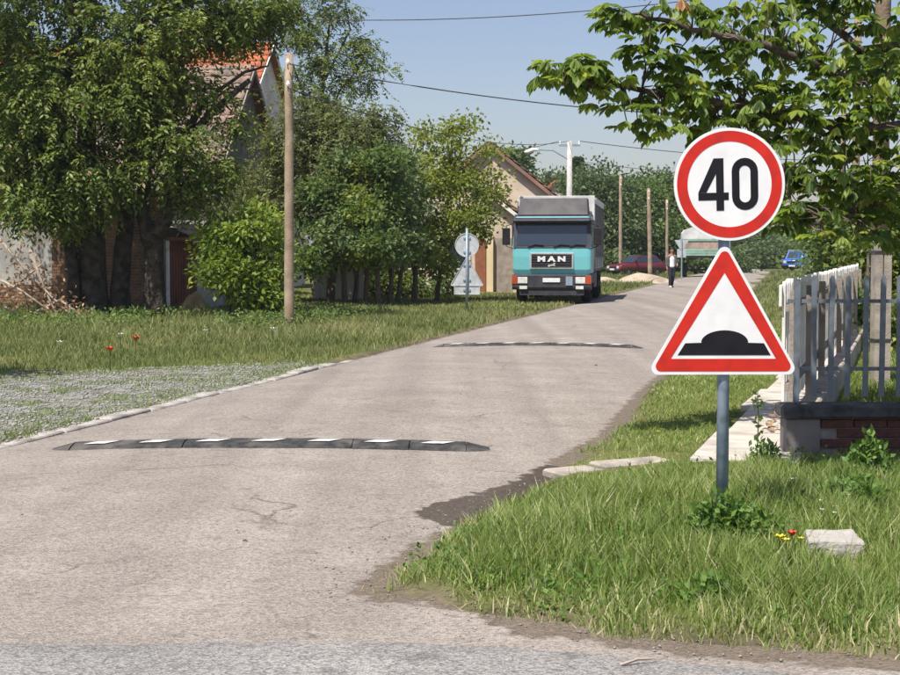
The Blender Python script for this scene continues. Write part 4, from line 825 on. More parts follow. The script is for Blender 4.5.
skin_obj('trousers', [[(0, .0, 1.0, .145, .115), (0, 0, .9, .15, .12), (-.088, 0, .84, .1, .105), (-.082, -.072, .5, .075, .08), (-.077, -.02, .12, .062, .07), (-.077, -.02, .07, .062, .072)], [(0, 0, .9, .15, .12), (.088, 0, .84, .1, .105), (.077, .0, .5, .075, .08), (.062, .155, .14, .062, .07), (.062, .16, .09, .062, .072)]], M['jeans'], per)
skin_obj('shirt', [[(0, -.012, .86, .15, .125), (0, -.012, .96, .15, .125), (0, -.014, 1.12, .138, .108), (0, -.014, 1.28, .158, .118), (0, -.002, 1.41, .11, .085), (0, -.004, 1.455, .062, .062)]], M['shirt'], per)
for sgn in (-1, 1):
    arm = [(sgn * .15, .02, 1.40, .09, .085)] + ([(-.225, .03, 1.14, .062, .066), (-.235, -.035, .93, .052, .055)] if sgn < 0 else [(.24, .04, 1.13, .062, .066), (.225, -.11, 1.01, .052, .055)])
    skin_obj('jacket_sleeve', [arm], M['jacket'], per)
    skin_obj('jacket_front', [[(sgn * .11, -.02, 1.42, .06, .09), (sgn * .135, -.03, 1.2, .06, .115), (sgn * .14, -.03, .88, .065, .12)]], M['jacket'], per)
skin_obj('jacket_yoke', [[(-.17, .02, 1.415, .075, .08), (-.07, .03, 1.44, .07, .075), (.07, .03, 1.44, .07, .075), (.17, .02, 1.415, .075, .08)]], M['jacket'], per)
skin_obj('jacket_back', [[(0, .055, 1.42, .13, .06), (0, .06, 1.15, .14, .07), (0, .06, .88, .14, .075)]], M['jacket'], per)
skin_obj('hair', [[(0, .03, 1.61, .085, .08), (0, .02, 1.69, .1, .108), (0, -.012, 1.755, .092, .118), (0, -.03, 1.785, .06, .08)]], M['hair'], per)
for sgn in (-1, 1):
    x, y_ = (-.077, -.1) if sgn < 0 else (.062, .08); skin_obj('shoe', [[(x, y_ + .09, .045, .045, .045), (x, y_ - .02, .04, .046, .04), (x, y_ - .13, .03, .04, .028)]], M['sign_white'] if sgn < 0 else M['black'], per)
    MB().tube([(sgn * .028, -.112, 1.635), (sgn * .028, -.118, 1.635)], [.012, .006], 8).build('eye', M['black'], per); MB().tube([(sgn * .083, -.01, 1.60), (sgn * .09, -.005, 1.63), (sgn * .083, -.0, 1.65)], [.008, .014, .008], 6).build('ear', M['skin'], per)
MB().tube([(0, -.115, 1.64), (0, -.14, 1.60), (0, -.118, 1.59)], [.008, .015, .01], 6).build('nose', M['skin'], per); MB().box(-.024, .024, -.117, -.108, 1.562, 1.57).build('mouth', M['rust'], per)

# ================================================================ LOOSE THINGS
p = G(834, 553, .15); blk = MB(); a, d = .125, .10
blk.add([(-a * 1.25, -.06, -.1), (a * 1.3, -.06, -.1), (a * 1.2, .16, -.1), (-a * 1.15, .16, -.1), (-a * 1.12, -.05, .10), (a * 1.12, -.055, .095), (a * 1.0, .12, .135), (-a * .98, .12, .13)], [(3, 2, 1, 0), (4, 5, 6, 7), (0, 1, 5, 4), (1, 2, 6, 5), (2, 3, 7, 6), (3, 0, 4, 7)])
o_block = o = blk.build('concrete_block', M['stone'], None, False, (p.x, p.y, gz1(p.x, p.y) - .012)); tag(o, 'pale broken concrete block lying in the foreground grass', 'block')
bv = o.modifiers.new('b', 'BEVEL'); bv.width = .014; bv.segments = 2; sb = o.modifiers.new('s', 'SUBSURF'); sb.subdivision_type = 'SIMPLE'; sb.levels = sb.render_levels = 3
tx = bpy.data.textures.new('n', 'CLOUDS'); tx.noise_scale = .05; dm = o.modifiers.new('d', 'DISPLACE'); dm.texture = tx; dm.strength = .016
def mound(name, c, rx, ry, h, mat, label, cat, seed, rough=.25):
    n, m = 30, 12; A, R_ = np.meshgrid(np.linspace(0, 2 * np.pi, n), np.linspace(0, 1, m)); k = 1 + (vnoise(np.cos(A) * 3 + 9, np.sin(A) * 3 + 9, 1, seed) - .5) * .5
    X = rx * R_ * k * np.cos(A); Y_ = ry * R_ * k * np.sin(A); Z = h * (1 - R_ ** 2) ** 1.3 * (1 + (vnoise(X * 2 / rx + 5, Y_ * 2 / rx + 5, 1.3, seed) - .5) * rough * 2) - .05 * R_
    return tag(link(name, gridmesh(name, X, Y_, Z), mat, loc=c), label, cat)
p = G(644, 283, .05); mound('sand_pile', (p.x, p.y + .8, .0), 1.9, 1.3, .62, M['sand'], 'heap of pale sand on the far left roadside behind the walker', 'heap', 3); 
mound('sand_pile', (p.x - 1.9, p.y + 1.2, .0), 1.3, .9, .32, M['sand'], 'low flat spread of sand between the lorry and the taller sand heap', 'heap', 5)
p = P(196, 318, 38.6); hp = mound('hay_heap', (p.x, p.y, .0), .50, .4, .60, M['hay'], 'small heap of dry cut grass by the rust-red doors', 'heap', 8)
pa, pb = P(188, 256, 41.2), P(231, 304, 40.8); tag(MB().tube([(pa.x, pa.y, pa.z), (pb.x, pb.y, max(pb.z, .1))], .035, 6).build('leaning_plank', M['grey_wood']), 'grey pole leaning from the shed doors down to the right', 'plank')
# ================================================================ VEGETATION
def unit(v): return v / np.maximum(np.linalg.norm(v, axis=-1, keepdims=True), 1e-9)
def leaf_mesh(name, p, ax, nr, Ln, Wd, tint, fold=.25):
    # one folded diamond per leaf
    n = len(p); ax = unit(ax); sd = unit(np.cross(ax, nr)); up = np.cross(sd, ax); Ln = np.broadcast_to(Ln, n)[:, None]; Wd = np.broadcast_to(Wd, n)[:, None]
    V = np.stack([p, p + ax * Ln * .45 + sd * Wd + up * Wd * fold, p + ax * Ln, p + ax * Ln * .45 - sd * Wd + up * Wd * fold], 1).reshape(-1, 3)
    i = np.arange(n)[:, None] * 4; q = np.concatenate([i, i + 1, i + 2, i, i + 2, i + 3], 1)
    return npmesh(name, V, q, np.full(2 * n, 3), {'tint': np.repeat(np.clip(tint, 0, 1), 4)})
def twig(mb, a, c, r0, r1, n=5, k=4, bend=.12):
    a = Vector(a); c = Vector(c); l = (c - a).length; j = [Vector([random.uniform(-1, 1) for _ in range(3)]) * l * bend for _ in range(k + 1)]; j[0] = j[-1] = Vector()
    pts = [a.lerp(c, i / k) + j[i] + Vector((0, 0, l * bend * .7 * math.sin(math.pi * i / k))) for i in range(k + 1)]
    mb.tube(pts, [r0 + (r1 - r0) * i / k for i in range(k + 1)], n); return pts
def tree(name, label, base, stems, blobs, leaf, barkm, leafm, cat='tree', group=None, droop=.3, tw=True, pinnate=False):
    # stems: [(points, r0, r1)] world points; blobs: [(centre, (rx,ry,rz), clumps)]; leaf: per clump count, length, width, spread
    root = empty(name, base, 0, label, cat, group); mb = MB(); fork = []
    for pts, r0, r1 in stems:
        k = len(pts) - 1; pts = [Vector(p) for p in pts]; fine = []
        for i in range(k):
            for s in range(3): fine.append(pts[i].lerp(pts[i + 1], s / 3) + Vector((random.uniform(-1, 1), random.uniform(-1, 1), 0)) * r0 * .12 * (i + s > 0))
        fine.append(pts[-1]); m = len(fine) - 1
        rr = [(r0 + (r1 - r0) * i / m) * (1 + .22 * max(0, 1 - i * .6)) for i in range(m + 1)]; mb.tube(fine, rr, 10 if r0 > .08 else 7); fork += [(p, r) for p, r in list(zip(fine, rr))[m // 2:]]
    C = []; TT = []; OUT = []
    nl, Ln, Wd, sp = leaf
    for c, rad, nc in blobs:
        c = Vector(c); sc = sum(rad) / 3
        if fork: f, fr = min(fork, key=lambda t_: (t_[0] - c).length + (1.5 if t_[0].z > c.z + .3 else 0)); lp = twig(mb, f, c, min(fr * .6, .02 + .03 * sc), .012 + .006 * sc, 6, 5)
        else: lp = [c]
        for _ in range(nc):
            d = rng.normal(size=3); d /= np.linalg.norm(d); rr = random.random() ** .45; q = Vector((c.x + d[0] * rad[0] * rr, c.y + d[1] * rad[1] * rr, c.z + d[2] * rad[2] * rr))
            C.append(q); OUT.append(d); TT.append(random.random())
            if tw and random.random() < .55: twig(mb, min(lp, key=lambda t_: (t_ - q).length), q, .012 + .004 * sc, .004, 4, 3, .08)
    if mb.v:
        o = mb.build('trunk', barkm, root, True); o.matrix_parent_inverse = Matrix.Translation(-Vector(base))
    C = np.array([tuple(q) for q in C]); OUT = np.array(OUT); TT = np.array(TT); k = len(C)
    cnt = rng.poisson(nl, k); idx = np.repeat(np.arange(k), cnt); n = len(idx)
    off_ = rng.normal(size=(n, 3)) * sp * np.array([1, 1, .6]); p = C[idx] + off_
    if pinnate:         # leaflets in two rows along drooping stalks
        per = 9; k2 = np.maximum(1, rng.poisson(nl / per, k)); ri = np.repeat(np.arange(k), k2); m = len(ri); o0 = rng.normal(size=(m, 3)) * sp * np.array([1, 1, .7]); st = C[ri] + o0
        dv = unit(unit(o0 + 1e-6) * .8 + OUT[ri] * .5 + rng.normal(size=(m, 3)) * .45 + np.array([0, 0, -droop * .6])); rl = Ln * 2.6 * rng.uniform(.6, 1.3, m)
        idr = np.repeat(np.arange(m), per); n = len(idr); tt = np.tile((np.arange(per) // 2 + .6) / (per / 2 + .4), m); sg = np.tile(np.where(np.arange(per) % 2, 1., -1.), m)
        p = st[idr] + dv[idr] * (rl[idr] * tt)[:, None] + np.array([0, 0, -1.]) * (rl[idr] * tt ** 2 * (.25 + droop * .35))[:, None]; idx = ri[idr]
        off_ = np.zeros((n, 3)); lat = unit(np.cross(dv, np.array([0, 0, 1.]) + rng.normal(size=(m, 3)) * .3))[idr]
    ax = rng.normal(size=(n, 3)) * .7 + unit(off_ + 1e-6) * .6 + OUT[idx] * .4 + np.array([0, 0, -droop]); nr = rng.normal(size=(n, 3)) * .8 + np.array([0, 0, .9])
    if pinnate: ax = lat * sg[:, None] + dv[idr] * .55 + np.array([0, 0, -droop * .7]) + rng.normal(size=(n, 3)) * .25; nr = rng.normal(size=(n, 3)) * .45 + np.array([0, 0, .9]) + dv[idr] * .2
    tint = np.minimum(.08 + .5 * TT[idx] + rng.random(n) * .4, .93); tint = np.where(rng.random(n) < .012, 1., tint)
    o = link('crown', leaf_mesh('crown', p, ax, nr, Ln * rng.uniform(.6, 1.25, n), Wd * rng.uniform(.7, 1.2, n), tint), leafm, root); o.matrix_parent_inverse = Matrix.Translation(-Vector(base))
    return root
def B(px, py, Y, rpx, rpy, rd, n): s = Y / F; return (P(px, py, Y), (rpx * s, rd, rpy * s), n)
def S_(Y, *pts): return [tuple(P(px, py, Y + dy)) for px, py, dy in [(q if len(q) == 3 else (*q, 0)) for q in pts]]
def base_at(px, Y): return ((px - 450) / F * Y, Y, .05)

# --- the two big old trees on the left
tree('big_tree', 'massive dark old tree with several trunks at the far left edge', base_at(85, 38),
     [(S_(38, (92, 326), (94, 270), (90, 215), (85, 140), (90, 60)), .36, .18), (S_(38.2, (118, 326), (122, 270), (126, 210), (132, 130), (135, 50)), .25, .13), (S_(37.8, (76, 326), (74, 280), (66, 220), (45, 150), (30, 80)), .17, .09), (S_(38.4, (84, 300), (60, 200), (10, 160)), .2, .1)],
     [B(20, 40, 38, 60, 50, 1.8, 46), B(60, 100, 37.2, 62, 45, 1.6, 58), B(110, 50, 38, 58, 55, 1.8, 54), B(30, 160, 37.6, 45, 40, 1.5, 42), B(90, 170, 37, 45, 32, 1.2, 39), B(140, 100, 37.6, 40, 36, 1.4, 35), B(60, -30, 38.5, 80, 50, 2.2, 46), B(60, -130, 38, 90, 60, 2.5, 45), B(-20, -60, 36.5, 70, 60, 1.6, 30), B(130, -120, 38, 70, 60, 2.2, 38), B(-30, 100, 38.5, 60, 90, 2.2, 54), B(30, 200, 36.8, 30, 18, .7, 18), B(70, 210, 37.4, 30, 16, .8, 14), B(40, 75, 40, 90, 90, 1.6, 46)],
     (150, .15, .034, .22), M['bark'], M['leaf_dark'], droop=.9, pinnate=True, group='old trees on the left verge')
tree('big_tree', 'dark forked old tree with lit bark patches left of the rust-red doors', base_at(158, 37.5),
     [(S_(37.5, (156, 326), (155, 280), (153, 238), (158, 228)), .27, .22), (S_(37.5, (152, 242), (142, 215), (146, 160), (158, 100), (175, 30)), .2, .08), (S_(37.3, (158, 236), (172, 205), (180, 150), (210, 115), (250, 80)), .17, .06), (S_(37.7, (166, 215), (190, 175), (225, 160)), .08, .04), (S_(37.4, (182, 145), (205, 100), (245, 72), (268, 66)), .07, .02), (S_(37.3, (176, 150), (196, 110), (230, 88), (262, 90)), .05, .015)],
     [B(170, 20, 37.5, 45, 34, 1.5, 38), B(215, 22, 38, 42, 26, 1.4, 32), B(252, 24, 37.6, 34, 16, 1.2, 17), B(140, 60, 37, 28, 30, 1.0, 20), B(184, 132, 37, 24, 16, 1.0, 13), B(165, 160, 36.8, 26, 20, .9, 18), B(212, 168, 37.2, 22, 18, .9, 12), B(185, -30, 38, 80, 36, 2, 46), B(200, 195, 37.4, 22, 14, .7, 11), B(180, 90, 37.2, 14, 12, .6, 7), B(208, 88, 37.3, 14, 18, .5, 7), B(232, 112, 37.4, 12, 16, .5, 5), B(168, 100, 37.1, 14, 20, .6, 9), B(275, 5, 38, 40, 18, 1.2, 20)],
     (130, .14, .032, .2), M['bark'], M['leaf_dark'], droop=.8, pinnate=True, group='old trees on the left verge')
# --- airy acacia whose tip stands against the sky
tree('acacia_tree', 'airy acacia with thin feathery twigs against the sky behind the wooden pole', base_at(318, 53),
     [(S_(53, (318, 315), (318, 240), (312, 160), (322, 90), (330, 20)), .16, .04), (S_(53, (315, 150), (340, 90), (366, 60)), .05, .02), (S_(53, (316, 130), (295, 70), (280, 30)), .05, .02), (S_(53, (325, 80), (350, 30), (345, 0)), .04, .015)],
     [B(335, 15, 53, 22, 16, .8, 13), B(350, 45, 53, 22, 14, .8, 13), B(362, 62, 53, 18, 10, .6, 9), B(385, 72, 53, 8, 4, .3, 2), B(322, 55, 53, 22, 16, .8, 14), B(345, 85, 53, 22, 14, .8, 11), B(302, 32, 53, 20, 18, .9, 18), B(305, 85, 53, 24, 18, .9, 14), B(325, 110, 53, 28, 16, 1, 20), B(318, -15, 53, 30, 14, 1, 14), B(368, 85, 53, 12, 6, .4, 4)],
     (125, .12, .028, .2), M['bark_thin'], M['leaf_dark'], droop=.5, pinnate=True)
tree('acacia_tree', 'broad olive-brown acacia mass right of the wooden pole', base_at(330, 50),
     [(S_(50, (330, 312), (332, 240), (335, 170)), .13, .06)],
     [B(300, 140, 50, 40, 26, 1.6, 38), B(345, 140, 50, 42, 26, 1.6, 43), B(378, 150, 50, 24, 26, 1.2, 22), B(320, 180, 49.5, 45, 26, 1.6, 38), B(370, 190, 49.5, 36, 28, 1.4, 31), B(290, 210, 49.5, 26, 30, 1.2, 24), B(305, 112, 50, 36, 18, 1.2, 18), B(375, 118, 50, 22, 14, .9, 10), B(288, 156, 50, 16, 26, 1.2, 18), B(340, 118, 50, 40, 14, 1.2, 18), B(256, 186, 50, 26, 26, 1.3, 28), B(240, 220, 49, 26, 30, 1.2, 25)],
     (125, .13, .032, .24), M['bark_thin'], M['leaf_olive'], droop=.7, pinnate=True)
# --- bright elder bush
tree('elder_bush', 'bright green leafy bush beside the wooden pole', base_at(238, 37.2),
     [(S_(37.2, (229, 318), (229, 290), (235, 255)), .07, .03), (S_(37.2, (252, 318), (252, 280), (258, 240)), .05, .02)],
     [B(228, 240, 37.2, 26, 24, .9, 22), B(255, 225, 37.2, 26, 22, .9, 20), B(268, 262, 37.2, 22, 26, .9, 19), B(235, 272, 36.9, 28, 22, .8, 22), B(215, 262, 37, 18, 18, .6, 11), B(256, 292, 37, 26, 20, .7, 20), B(275, 296, 37.2, 16, 22, .6, 12)],
     (80, .15, .042, .19), M['bark_thin'], M['leaf_bright'], cat='bush')
# --- the row of young trees
slim = [(331, 48.5, 'leftmost slim trunk of the young row before the white wall', 8), (345, 48, 'slim young tree second from left before the white wall', -4), (354, 49, 'slim young tree third from left before the white wall', 6), (365, 48, 'slim young tree fourth from left, at the right end of the white wall', 4), (379, 47.5, 'thick-stemmed young tree in the middle of the roadside row', -3), (389, 48.5, 'young tree just right of the middle of the roadside row', 6), (397, 49, 'young tree with reddish stem toward the right of the roadside row', 9), (413, 50.5, 'short young tree at the right end of the roadside row', 5)]
for i, (px, Y, lab, ln) in enumerate(slim):
    rb = lambda x, y_, yy_, a, c, d, n: B(x + random.uniform(-7, 7), y_ + random.uniform(-9, 9), yy_ + random.uniform(-.4, .4), a * random.uniform(.7, 1.2), c * random.uniform(.7, 1.2), d, n)
    tree('young_tree', lab, base_at(px, Y), [(S_(Y, (px, 312), (px + ln * .3, 285), (px + ln, 245), (px + ln * 1.4, 215)), .085 + .02 * (i % 3 == 1), .04), (S_(Y, (px + ln * .4, 280), (px - ln, 240)), .04, .02)],
         [rb(px + 2, 235, Y - .5, 17, 15, .9, 13), rb(px - 12, 205, Y, 16, 15, .9, 11), rb(px + 14, 192, Y + .3, 16, 17, .9, 11), rb(px - 2, 250, Y - .8, 14, 9, .6, 8), rb(px + 12, 246, Y - .3, 12, 10, .6, 7), rb(px, 175, Y + .2, 15, 14, .8, 10), rb(px + 4, 158, Y + .3, 11, 11, .6, 6), rb(px - 6, 222, Y - .6, 16, 14, .8, 9)] + ([B(px - 18, 262, Y - 1.2, 14, 18, .6, 14)] if i == 0 else []),
         (70, .17, .05, .21), M['bark_thin'], M[('leaf_mid', 'leaf_grey', 'leaf_grey', 'leaf_yellow')[i % 4]], group='row of young roadside trees')
tree('hedge', 'dark hedge behind the slim trunks of the young row', base_at(385, 55), [], [B(375, 283, 55, 22, 22, .8, 30), B(405, 285, 55, 22, 20, .8, 30), B(352, 280, 56, 18, 20, .6, 22)], (70, .15, .045, .25), None, M['leaf_dark'], cat='hedge')
tree('poplar_tree', 'yellow-green young tree standing in front of the beige house', base_at(440, 52),
     [(S_(52, (436, 306), (440, 270), (448, 220), (452, 150), (452, 120)), .085, .02), (S_(52, (440, 265), (470, 210), (490, 165)), .05, .015), (S_(52, (440, 262), (420, 200), (424, 130)), .05, .015)],
     [B(452, 140, 52, 16, 20, .7, 15), B(452, 120, 52, 8, 12, .4, 5), B(470, 125, 52, 6, 10, .3, 3), B(425, 135, 52, 16, 16, .7, 11), B(430, 180, 52, 26, 28, 1.1, 36), B(462, 185, 52, 22, 26, 1.0, 24), B(482, 175, 52, 16, 18, .7, 11), B(492, 150, 52, 10, 12, .5, 5), B(455, 225, 51.6, 28, 24, 1.1, 38), B(425, 230, 51.6, 22, 26, 1.0, 30), B(480, 218, 51.8, 16, 20, .7, 14), B(440, 262, 51.5, 22, 12, .8, 18), B(490, 195, 52, 12, 12, .5, 7)],
     (46, .15, .05, .23), M['bark_thin'], M['leaf_yellow'])
tree('small_bush', 'dark bush at the foot of the yellow-green young tree', base_at(432, 55), [], [B(425, 285, 55, 16, 14, .6, 14), B(448, 288, 55, 14, 12, .6, 12)], (50, .14, .045, .22), None, M['leaf_mid'], cat='bush')
tree('roadside_tree', 'dark tree top showing above the beige roof', base_at(508, 84), [(S_(84, (508, 272), (508, 180)), .15, .08)], [B(505, 168, 84, 12, 12, 1, 18), B(518, 158, 84, 10, 8, .9, 12), B(512, 180, 84, 18, 12, 1.2, 18)], (50, .3, .09, .4), M['bark_thin'], M['leaf_far'])
# --- tree out of the frame on the left that shades the gravel
tree('roadside_tree', 'tree left of the picture whose shade falls on the gravel', (-8.4, 19.6, .05), [([(-8.4, 19.6, 0), (-8.4, 19.6, 1.6), (-8.2, 19.6, 2.6)], .12, .05)], [((-8.0, 19.6, 2.9), (1.3, .7, .5), 45), ((-7.3, 19.8, 3.1), (.8, .45, .35), 24)], (40, .16, .05, .26), M['bark_thin'], M['leaf_mid'])
# --- far trees
far = [(596, 118, 262, [(596, 192, 30, 30, 55), (585, 225, 26, 26, 40), (612, 222, 28, 26, 45), (604, 250, 26, 14, 28)], 'leaf_far', 'rounded far tree directly behind the lorry box'),
       (640, 124, 262, [(640, 208, 26, 26, 42), (630, 232, 24, 20, 34), (655, 235, 24, 22, 36), (640, 195, 16, 14, 14)], 'leaf_mid', 'far tree between the two distant wooden poles'),
       (668, 128, 262, [(664, 196, 18, 18, 24), (672, 225, 20, 26, 40), (660, 185, 10, 9, 8), (680, 240, 18, 18, 28)], 'leaf_far', 'far tree with loose top left of the 40 disc'),
       (568, 140, 262, [(560, 195, 22, 18, 30), (548, 190, 14, 10, 14), (570, 210, 24, 22, 34)], 'leaf_far', 'far tree behind the pale lamp pole'),
       (700, 170, 262, [(698, 222, 24, 24, 46), (718, 240, 20, 14, 30), (690, 245, 20, 14, 22)], 'leaf_far', 'far tree behind the trailer and the sign post'),
       (748, 190, 262, [(748, 246, 18, 12, 30), (735, 240, 18, 14, 28), (765, 250, 16, 9, 22)], 'leaf_far', 'low far tree at the end of the road'),
       (775, 210, 262, [(778, 247, 18, 11, 32), (798, 242, 20, 15, 36), (788, 252, 20, 8, 22)], 'leaf_mid', 'low far tree above the blue car'),
       (822, 95, 280, [(832, 254, 11, 20, 30), (842, 236, 14, 22, 36), (826, 272, 8, 10, 10)], 'leaf_grey', 'pale green tree at the right beyond the blue crossing sign')]
for (px, Y, by, bl, lm, lab) in far:
    s = Y / F; tree('far_tree', lab, base_at(px, Y), [(S_(Y, (px, 266), (px + 2, 245), (px, 215)), .3, .12)], [B(a, c, Y + random.uniform(-2, 2), d, e, (d + e) * .5 * s, int(n * 1.6)) for a, c, d, e, n in bl], (80, .0027 * Y, .0009 * Y, .0062 * Y), M['bark'], M[lm], group='far trees')
sp = empty('spruce_tree', base_at(577.5, 135), 0, 'dark pointed spruce top beside the lamp pole', 'tree'); zt = P(577, 157, 135).z
MB().tube([(0, 0, 0), (0, 0, zt)], [.2, .03], 8).build('trunk', M['bark'], sp)
n = 5000; h = rng.random(n) ** .8; r = (1 - h) * 1.5 * rng.random(n) ** .4 + .05; a = rng.random(n) * 6.283; pts = np.stack([np.cos(a) * r, np.sin(a) * r, 2 + h * (zt - 2) - r * .25], 1)
link('crown', leaf_mesh('crown', pts, np.stack([np.cos(a), np.sin(a), a * 0 - .25], 1), rng.normal(size=(n, 3)) * .4 + [0, 0, 1], .5, .12, rng.random(n) * .6), M['leaf_dark'], sp)
# shrubs in the yards on the right and hedges along the far road sides
shr = [(838, 40, [(838, 232, 22, 24, 26), (862, 225, 24, 26, 30), (850, 262, 26, 20, 30)], 'leaf_mid', 'dark shrub behind the white picket fence'),
       (880, 30, [(872, 255, 22, 32, 36), (902, 270, 24, 50, 50), (905, 215, 26, 30, 36)], 'leaf_dark', 'dark shrub at the right edge behind the stubbed pole'),
       (868, 27, [(866, 322, 14, 30, 22), (850, 300, 10, 18, 12)], 'leaf_mid', 'leafy garden plant seen through the metal pickets'),
       (905, 24, [(905, 330, 22, 40, 40)], 'leaf_dark', 'garden shrub at the right edge behind the metal fence')]
for (px, Y, bl, lm, lab) in shr:
    s = Y / F; tree('garden_shrub', lab, base_at(px, Y), [(S_(Y, (px, 252 + 1.6 * F / Y), (px, 255)), .06, .02)], [B(a, c, Y, d, e, (d + e) * .4 * s, n) for a, c, d, e, n in bl], (52, .006 * Y * .7, .0021 * Y * .7, .009 * Y), M['bark_thin'], M[lm], cat='shrub', group='garden shrubs on the right')
far_ = [(G(560 + i * 22, 268 - i * .6, 0)) for i in range(9)]
for i, (x, y_, w_, h_, lab) in enumerate([(9.5, 116, 3.5, 1.5, 'low hedge under the far trees beside the dark red car'), (19.5, 122, 3., 1.3, 'rough weeds in front of the green trailer'), (31, 150, 5, 2., 'overgrown bush behind the blue car'), (24, 215, 8, 3.2, 'far wood edge left of the road end'), (44, 230, 12, 3.6, 'far wood edge right of the road end'), (-2, 150, 10, 6, 'far dark bushes behind the lorry')]):
    tree('hedge', lab, (x, y_, 0), [], [((x - w_ * .4, y_, h_ * .45), (w_ * .6, 1.2, h_ * .55), 40), ((x + w_ * .4, y_, h_ * .5), (w_ * .6, 1.2, h_ * .55), 40)], (80, .0027 * y_, .0009 * y_, .006 * y_), None, M['leaf_far'], cat='hedge', group='far hedges')

# --- horse chestnut reaching in from the right
def chestnut():
    tx_, ty_ = 5.6, 14.6; root = empty('chestnut_tree', (tx_, ty_, .1), 0, 'horse chestnut with big palmate leaves hanging in from the top right', 'tree'); mb = MB(); inv = Matrix.Translation((-tx_, -ty_, -.1))
    mb.tube([(tx_, ty_, -.1), (tx_, ty_, 1.2), (tx_ - .05, ty_, 2.4), (tx_ - .1, ty_ - .05, 3.6), (tx_ - .2, ty_, 5.2)], [.24, .19, .17, .13, .05], 12)
    tops = [Vector((tx_, ty_, 2.3)), Vector((tx_ - .1, ty_, 3.0)), Vector((tx_ - .1, ty_, 3.6)), Vector((tx_ - .15, ty_, 4.4))]
    def br(a, pxs, r0): 
        pts = [a] + [P(*q) for q in pxs]; fine = []
        for i in range(len(pts) - 1):
            for s in range(4): fine.append(pts[i].lerp(pts[i + 1], s / 4) + Vector([random.uniform(-.02, .02) for _ in range(3)]))
        fine.append(pts[-1]); mb.tube(fine, [r0 + (.008 - r0) * i / (len(fine) - 1) for i in range(len(fine))], 7); return fine
    L_ = []
    L_ += br(tops[1], [(860, 130, 14.2), (760, 110, 13.8), (680, 95, 13.4), (600, 85, 13.1), (565, 75, 13)], .06)
    L_ += br(tops[2], [(850, 80, 14), (780, 50, 13.6), (720, 35, 13.3), (660, 20, 13.1), (620, 10, 13)], .055)
    L_ += br(tops[0], [(880, 190, 14), (820, 185, 13.6), (770, 175, 13.2)], .05)
    L_ += br(tops[0], [(880, 215, 13.3), (840, 215, 12.8), (810, 225, 12.5)], .04)
    L_ += br(tops[2], [(860, 50, 14.6), (800, 0, 14.8), (740, -30, 15)], .06)
    L_ += br(tops[3], [(920, -60, 14), (860, -110, 13.6)], .05) + br(tops[3], [(1050, -60, 15), (1150, -100, 15.6)], .05) + br(tops[1], [(1080, 90, 15), (1180, 60, 15.5)], .05) + br(tops[1], [(960, 60, 16.4), (930, 20, 18)], .05)
    PC = []        # whorl centres
    blobs = [(570, 72, 13, 28, 20, .35, 30), (605, 85, 13.1, 20, 20, .35, 19), (622, 14, 13.1, 20, 14, .4, 14), (655, 22, 13.2, 30, 22, .5, 18), (700, 20, 13.4, 34, 26, .6, 18), (650, 62, 13.2, 20, 22, .4, 15), (640, 105, 13.2, 22, 26, .45, 18), (655, 130, 13.1, 18, 16, .35, 9), (690, 85, 13.5, 36, 30, .6, 34), (730, 60, 13.8, 34, 32, .7, 32), (700, 120, 13.5, 30, 22, .5, 20), (745, 108, 13.8, 34, 28, .6, 34), (790, 60, 14, 36, 42, .8, 40), (790, 120, 13.8, 34, 34, .7, 40), (840, 60, 14.2, 38, 50, .9, 42), (850, 130, 13.9, 40, 36, .8, 48), (800, 175, 13.5, 34, 26, .6, 38), (850, 185, 13.3, 36, 26, .6, 40), (780, 212, 13.2, 20, 18, .4, 17), (815, 212, 12.8, 22, 16, .4, 18), (880, 205, 13.2, 26, 26, .6, 28), (755, 150, 13.6, 26, 20, .5, 16), (895, 60, 14.6, 40, 60, 1, 44), (900, 150, 14.2, 36, 50, .9, 42), (760, 10, 14.2, 40, 24, .8, 24), (830, 5, 14.6, 50, 26, .9, 34), (752, 225, 13.4, 8, 8, .3, 3), (862, 235, 12.9, 24, 12, .4, 12), (825, 235, 12.6, 14, 8, .3, 6),
             (860, -60, 14.2, 90, 50, 1.4, 90), (960, -60, 14.6, 90, 60, 1.6, 90), (1040, 60, 15, 90, 90, 1.6, 110), (960, 90, 16, 70, 90, 1.3, 90), (1110, 40, 15.4, 70, 70, 1.4, 70), (940, 10, 17, 60, 60, 1.3, 60), (760, -50, 14.6, 60, 30, 1, 30), (950, 180, 14.4, 40, 40, .8, 34), (1010, 170, 15, 50, 50, 1, 40), (880, 60, 12.4, 70, 40, .9, 30), (720, -90, 9.9, 60, 28, .5, 60), (780, -90, 10, 60, 30, .6, 80), (840, -90, 10, 60, 34, .6, 80), (910, -90, 10.1, 60, 40, .6, 80), (980, -80, 10.2, 70, 50, .6, 60), (800, -160, 10, 90, 40, .7, 60), (900, -160, 10, 90, 40, .7, 60), (860, -60, 11.6, 90, 30, .6, 50)]  # nearest clumps, unseen above the frame, are added to shade the brick wall
    for (px, py, Y, rx, ry, rd, n) in blobs:
        c = P(px, py, Y); s = Y / F
        for _ in range(int(n * (.95 if py > -40 else 1.35))):
            d = rng.normal(size=3); d /= np.linalg.norm(d); rr = random.random() ** .4; q = Vector((c.x + d[0] * rx * s * rr, c.y + d[1] * rd * rr, c.z + d[2] * ry * s * rr)); PC.append(q)
    V = []; TI = []
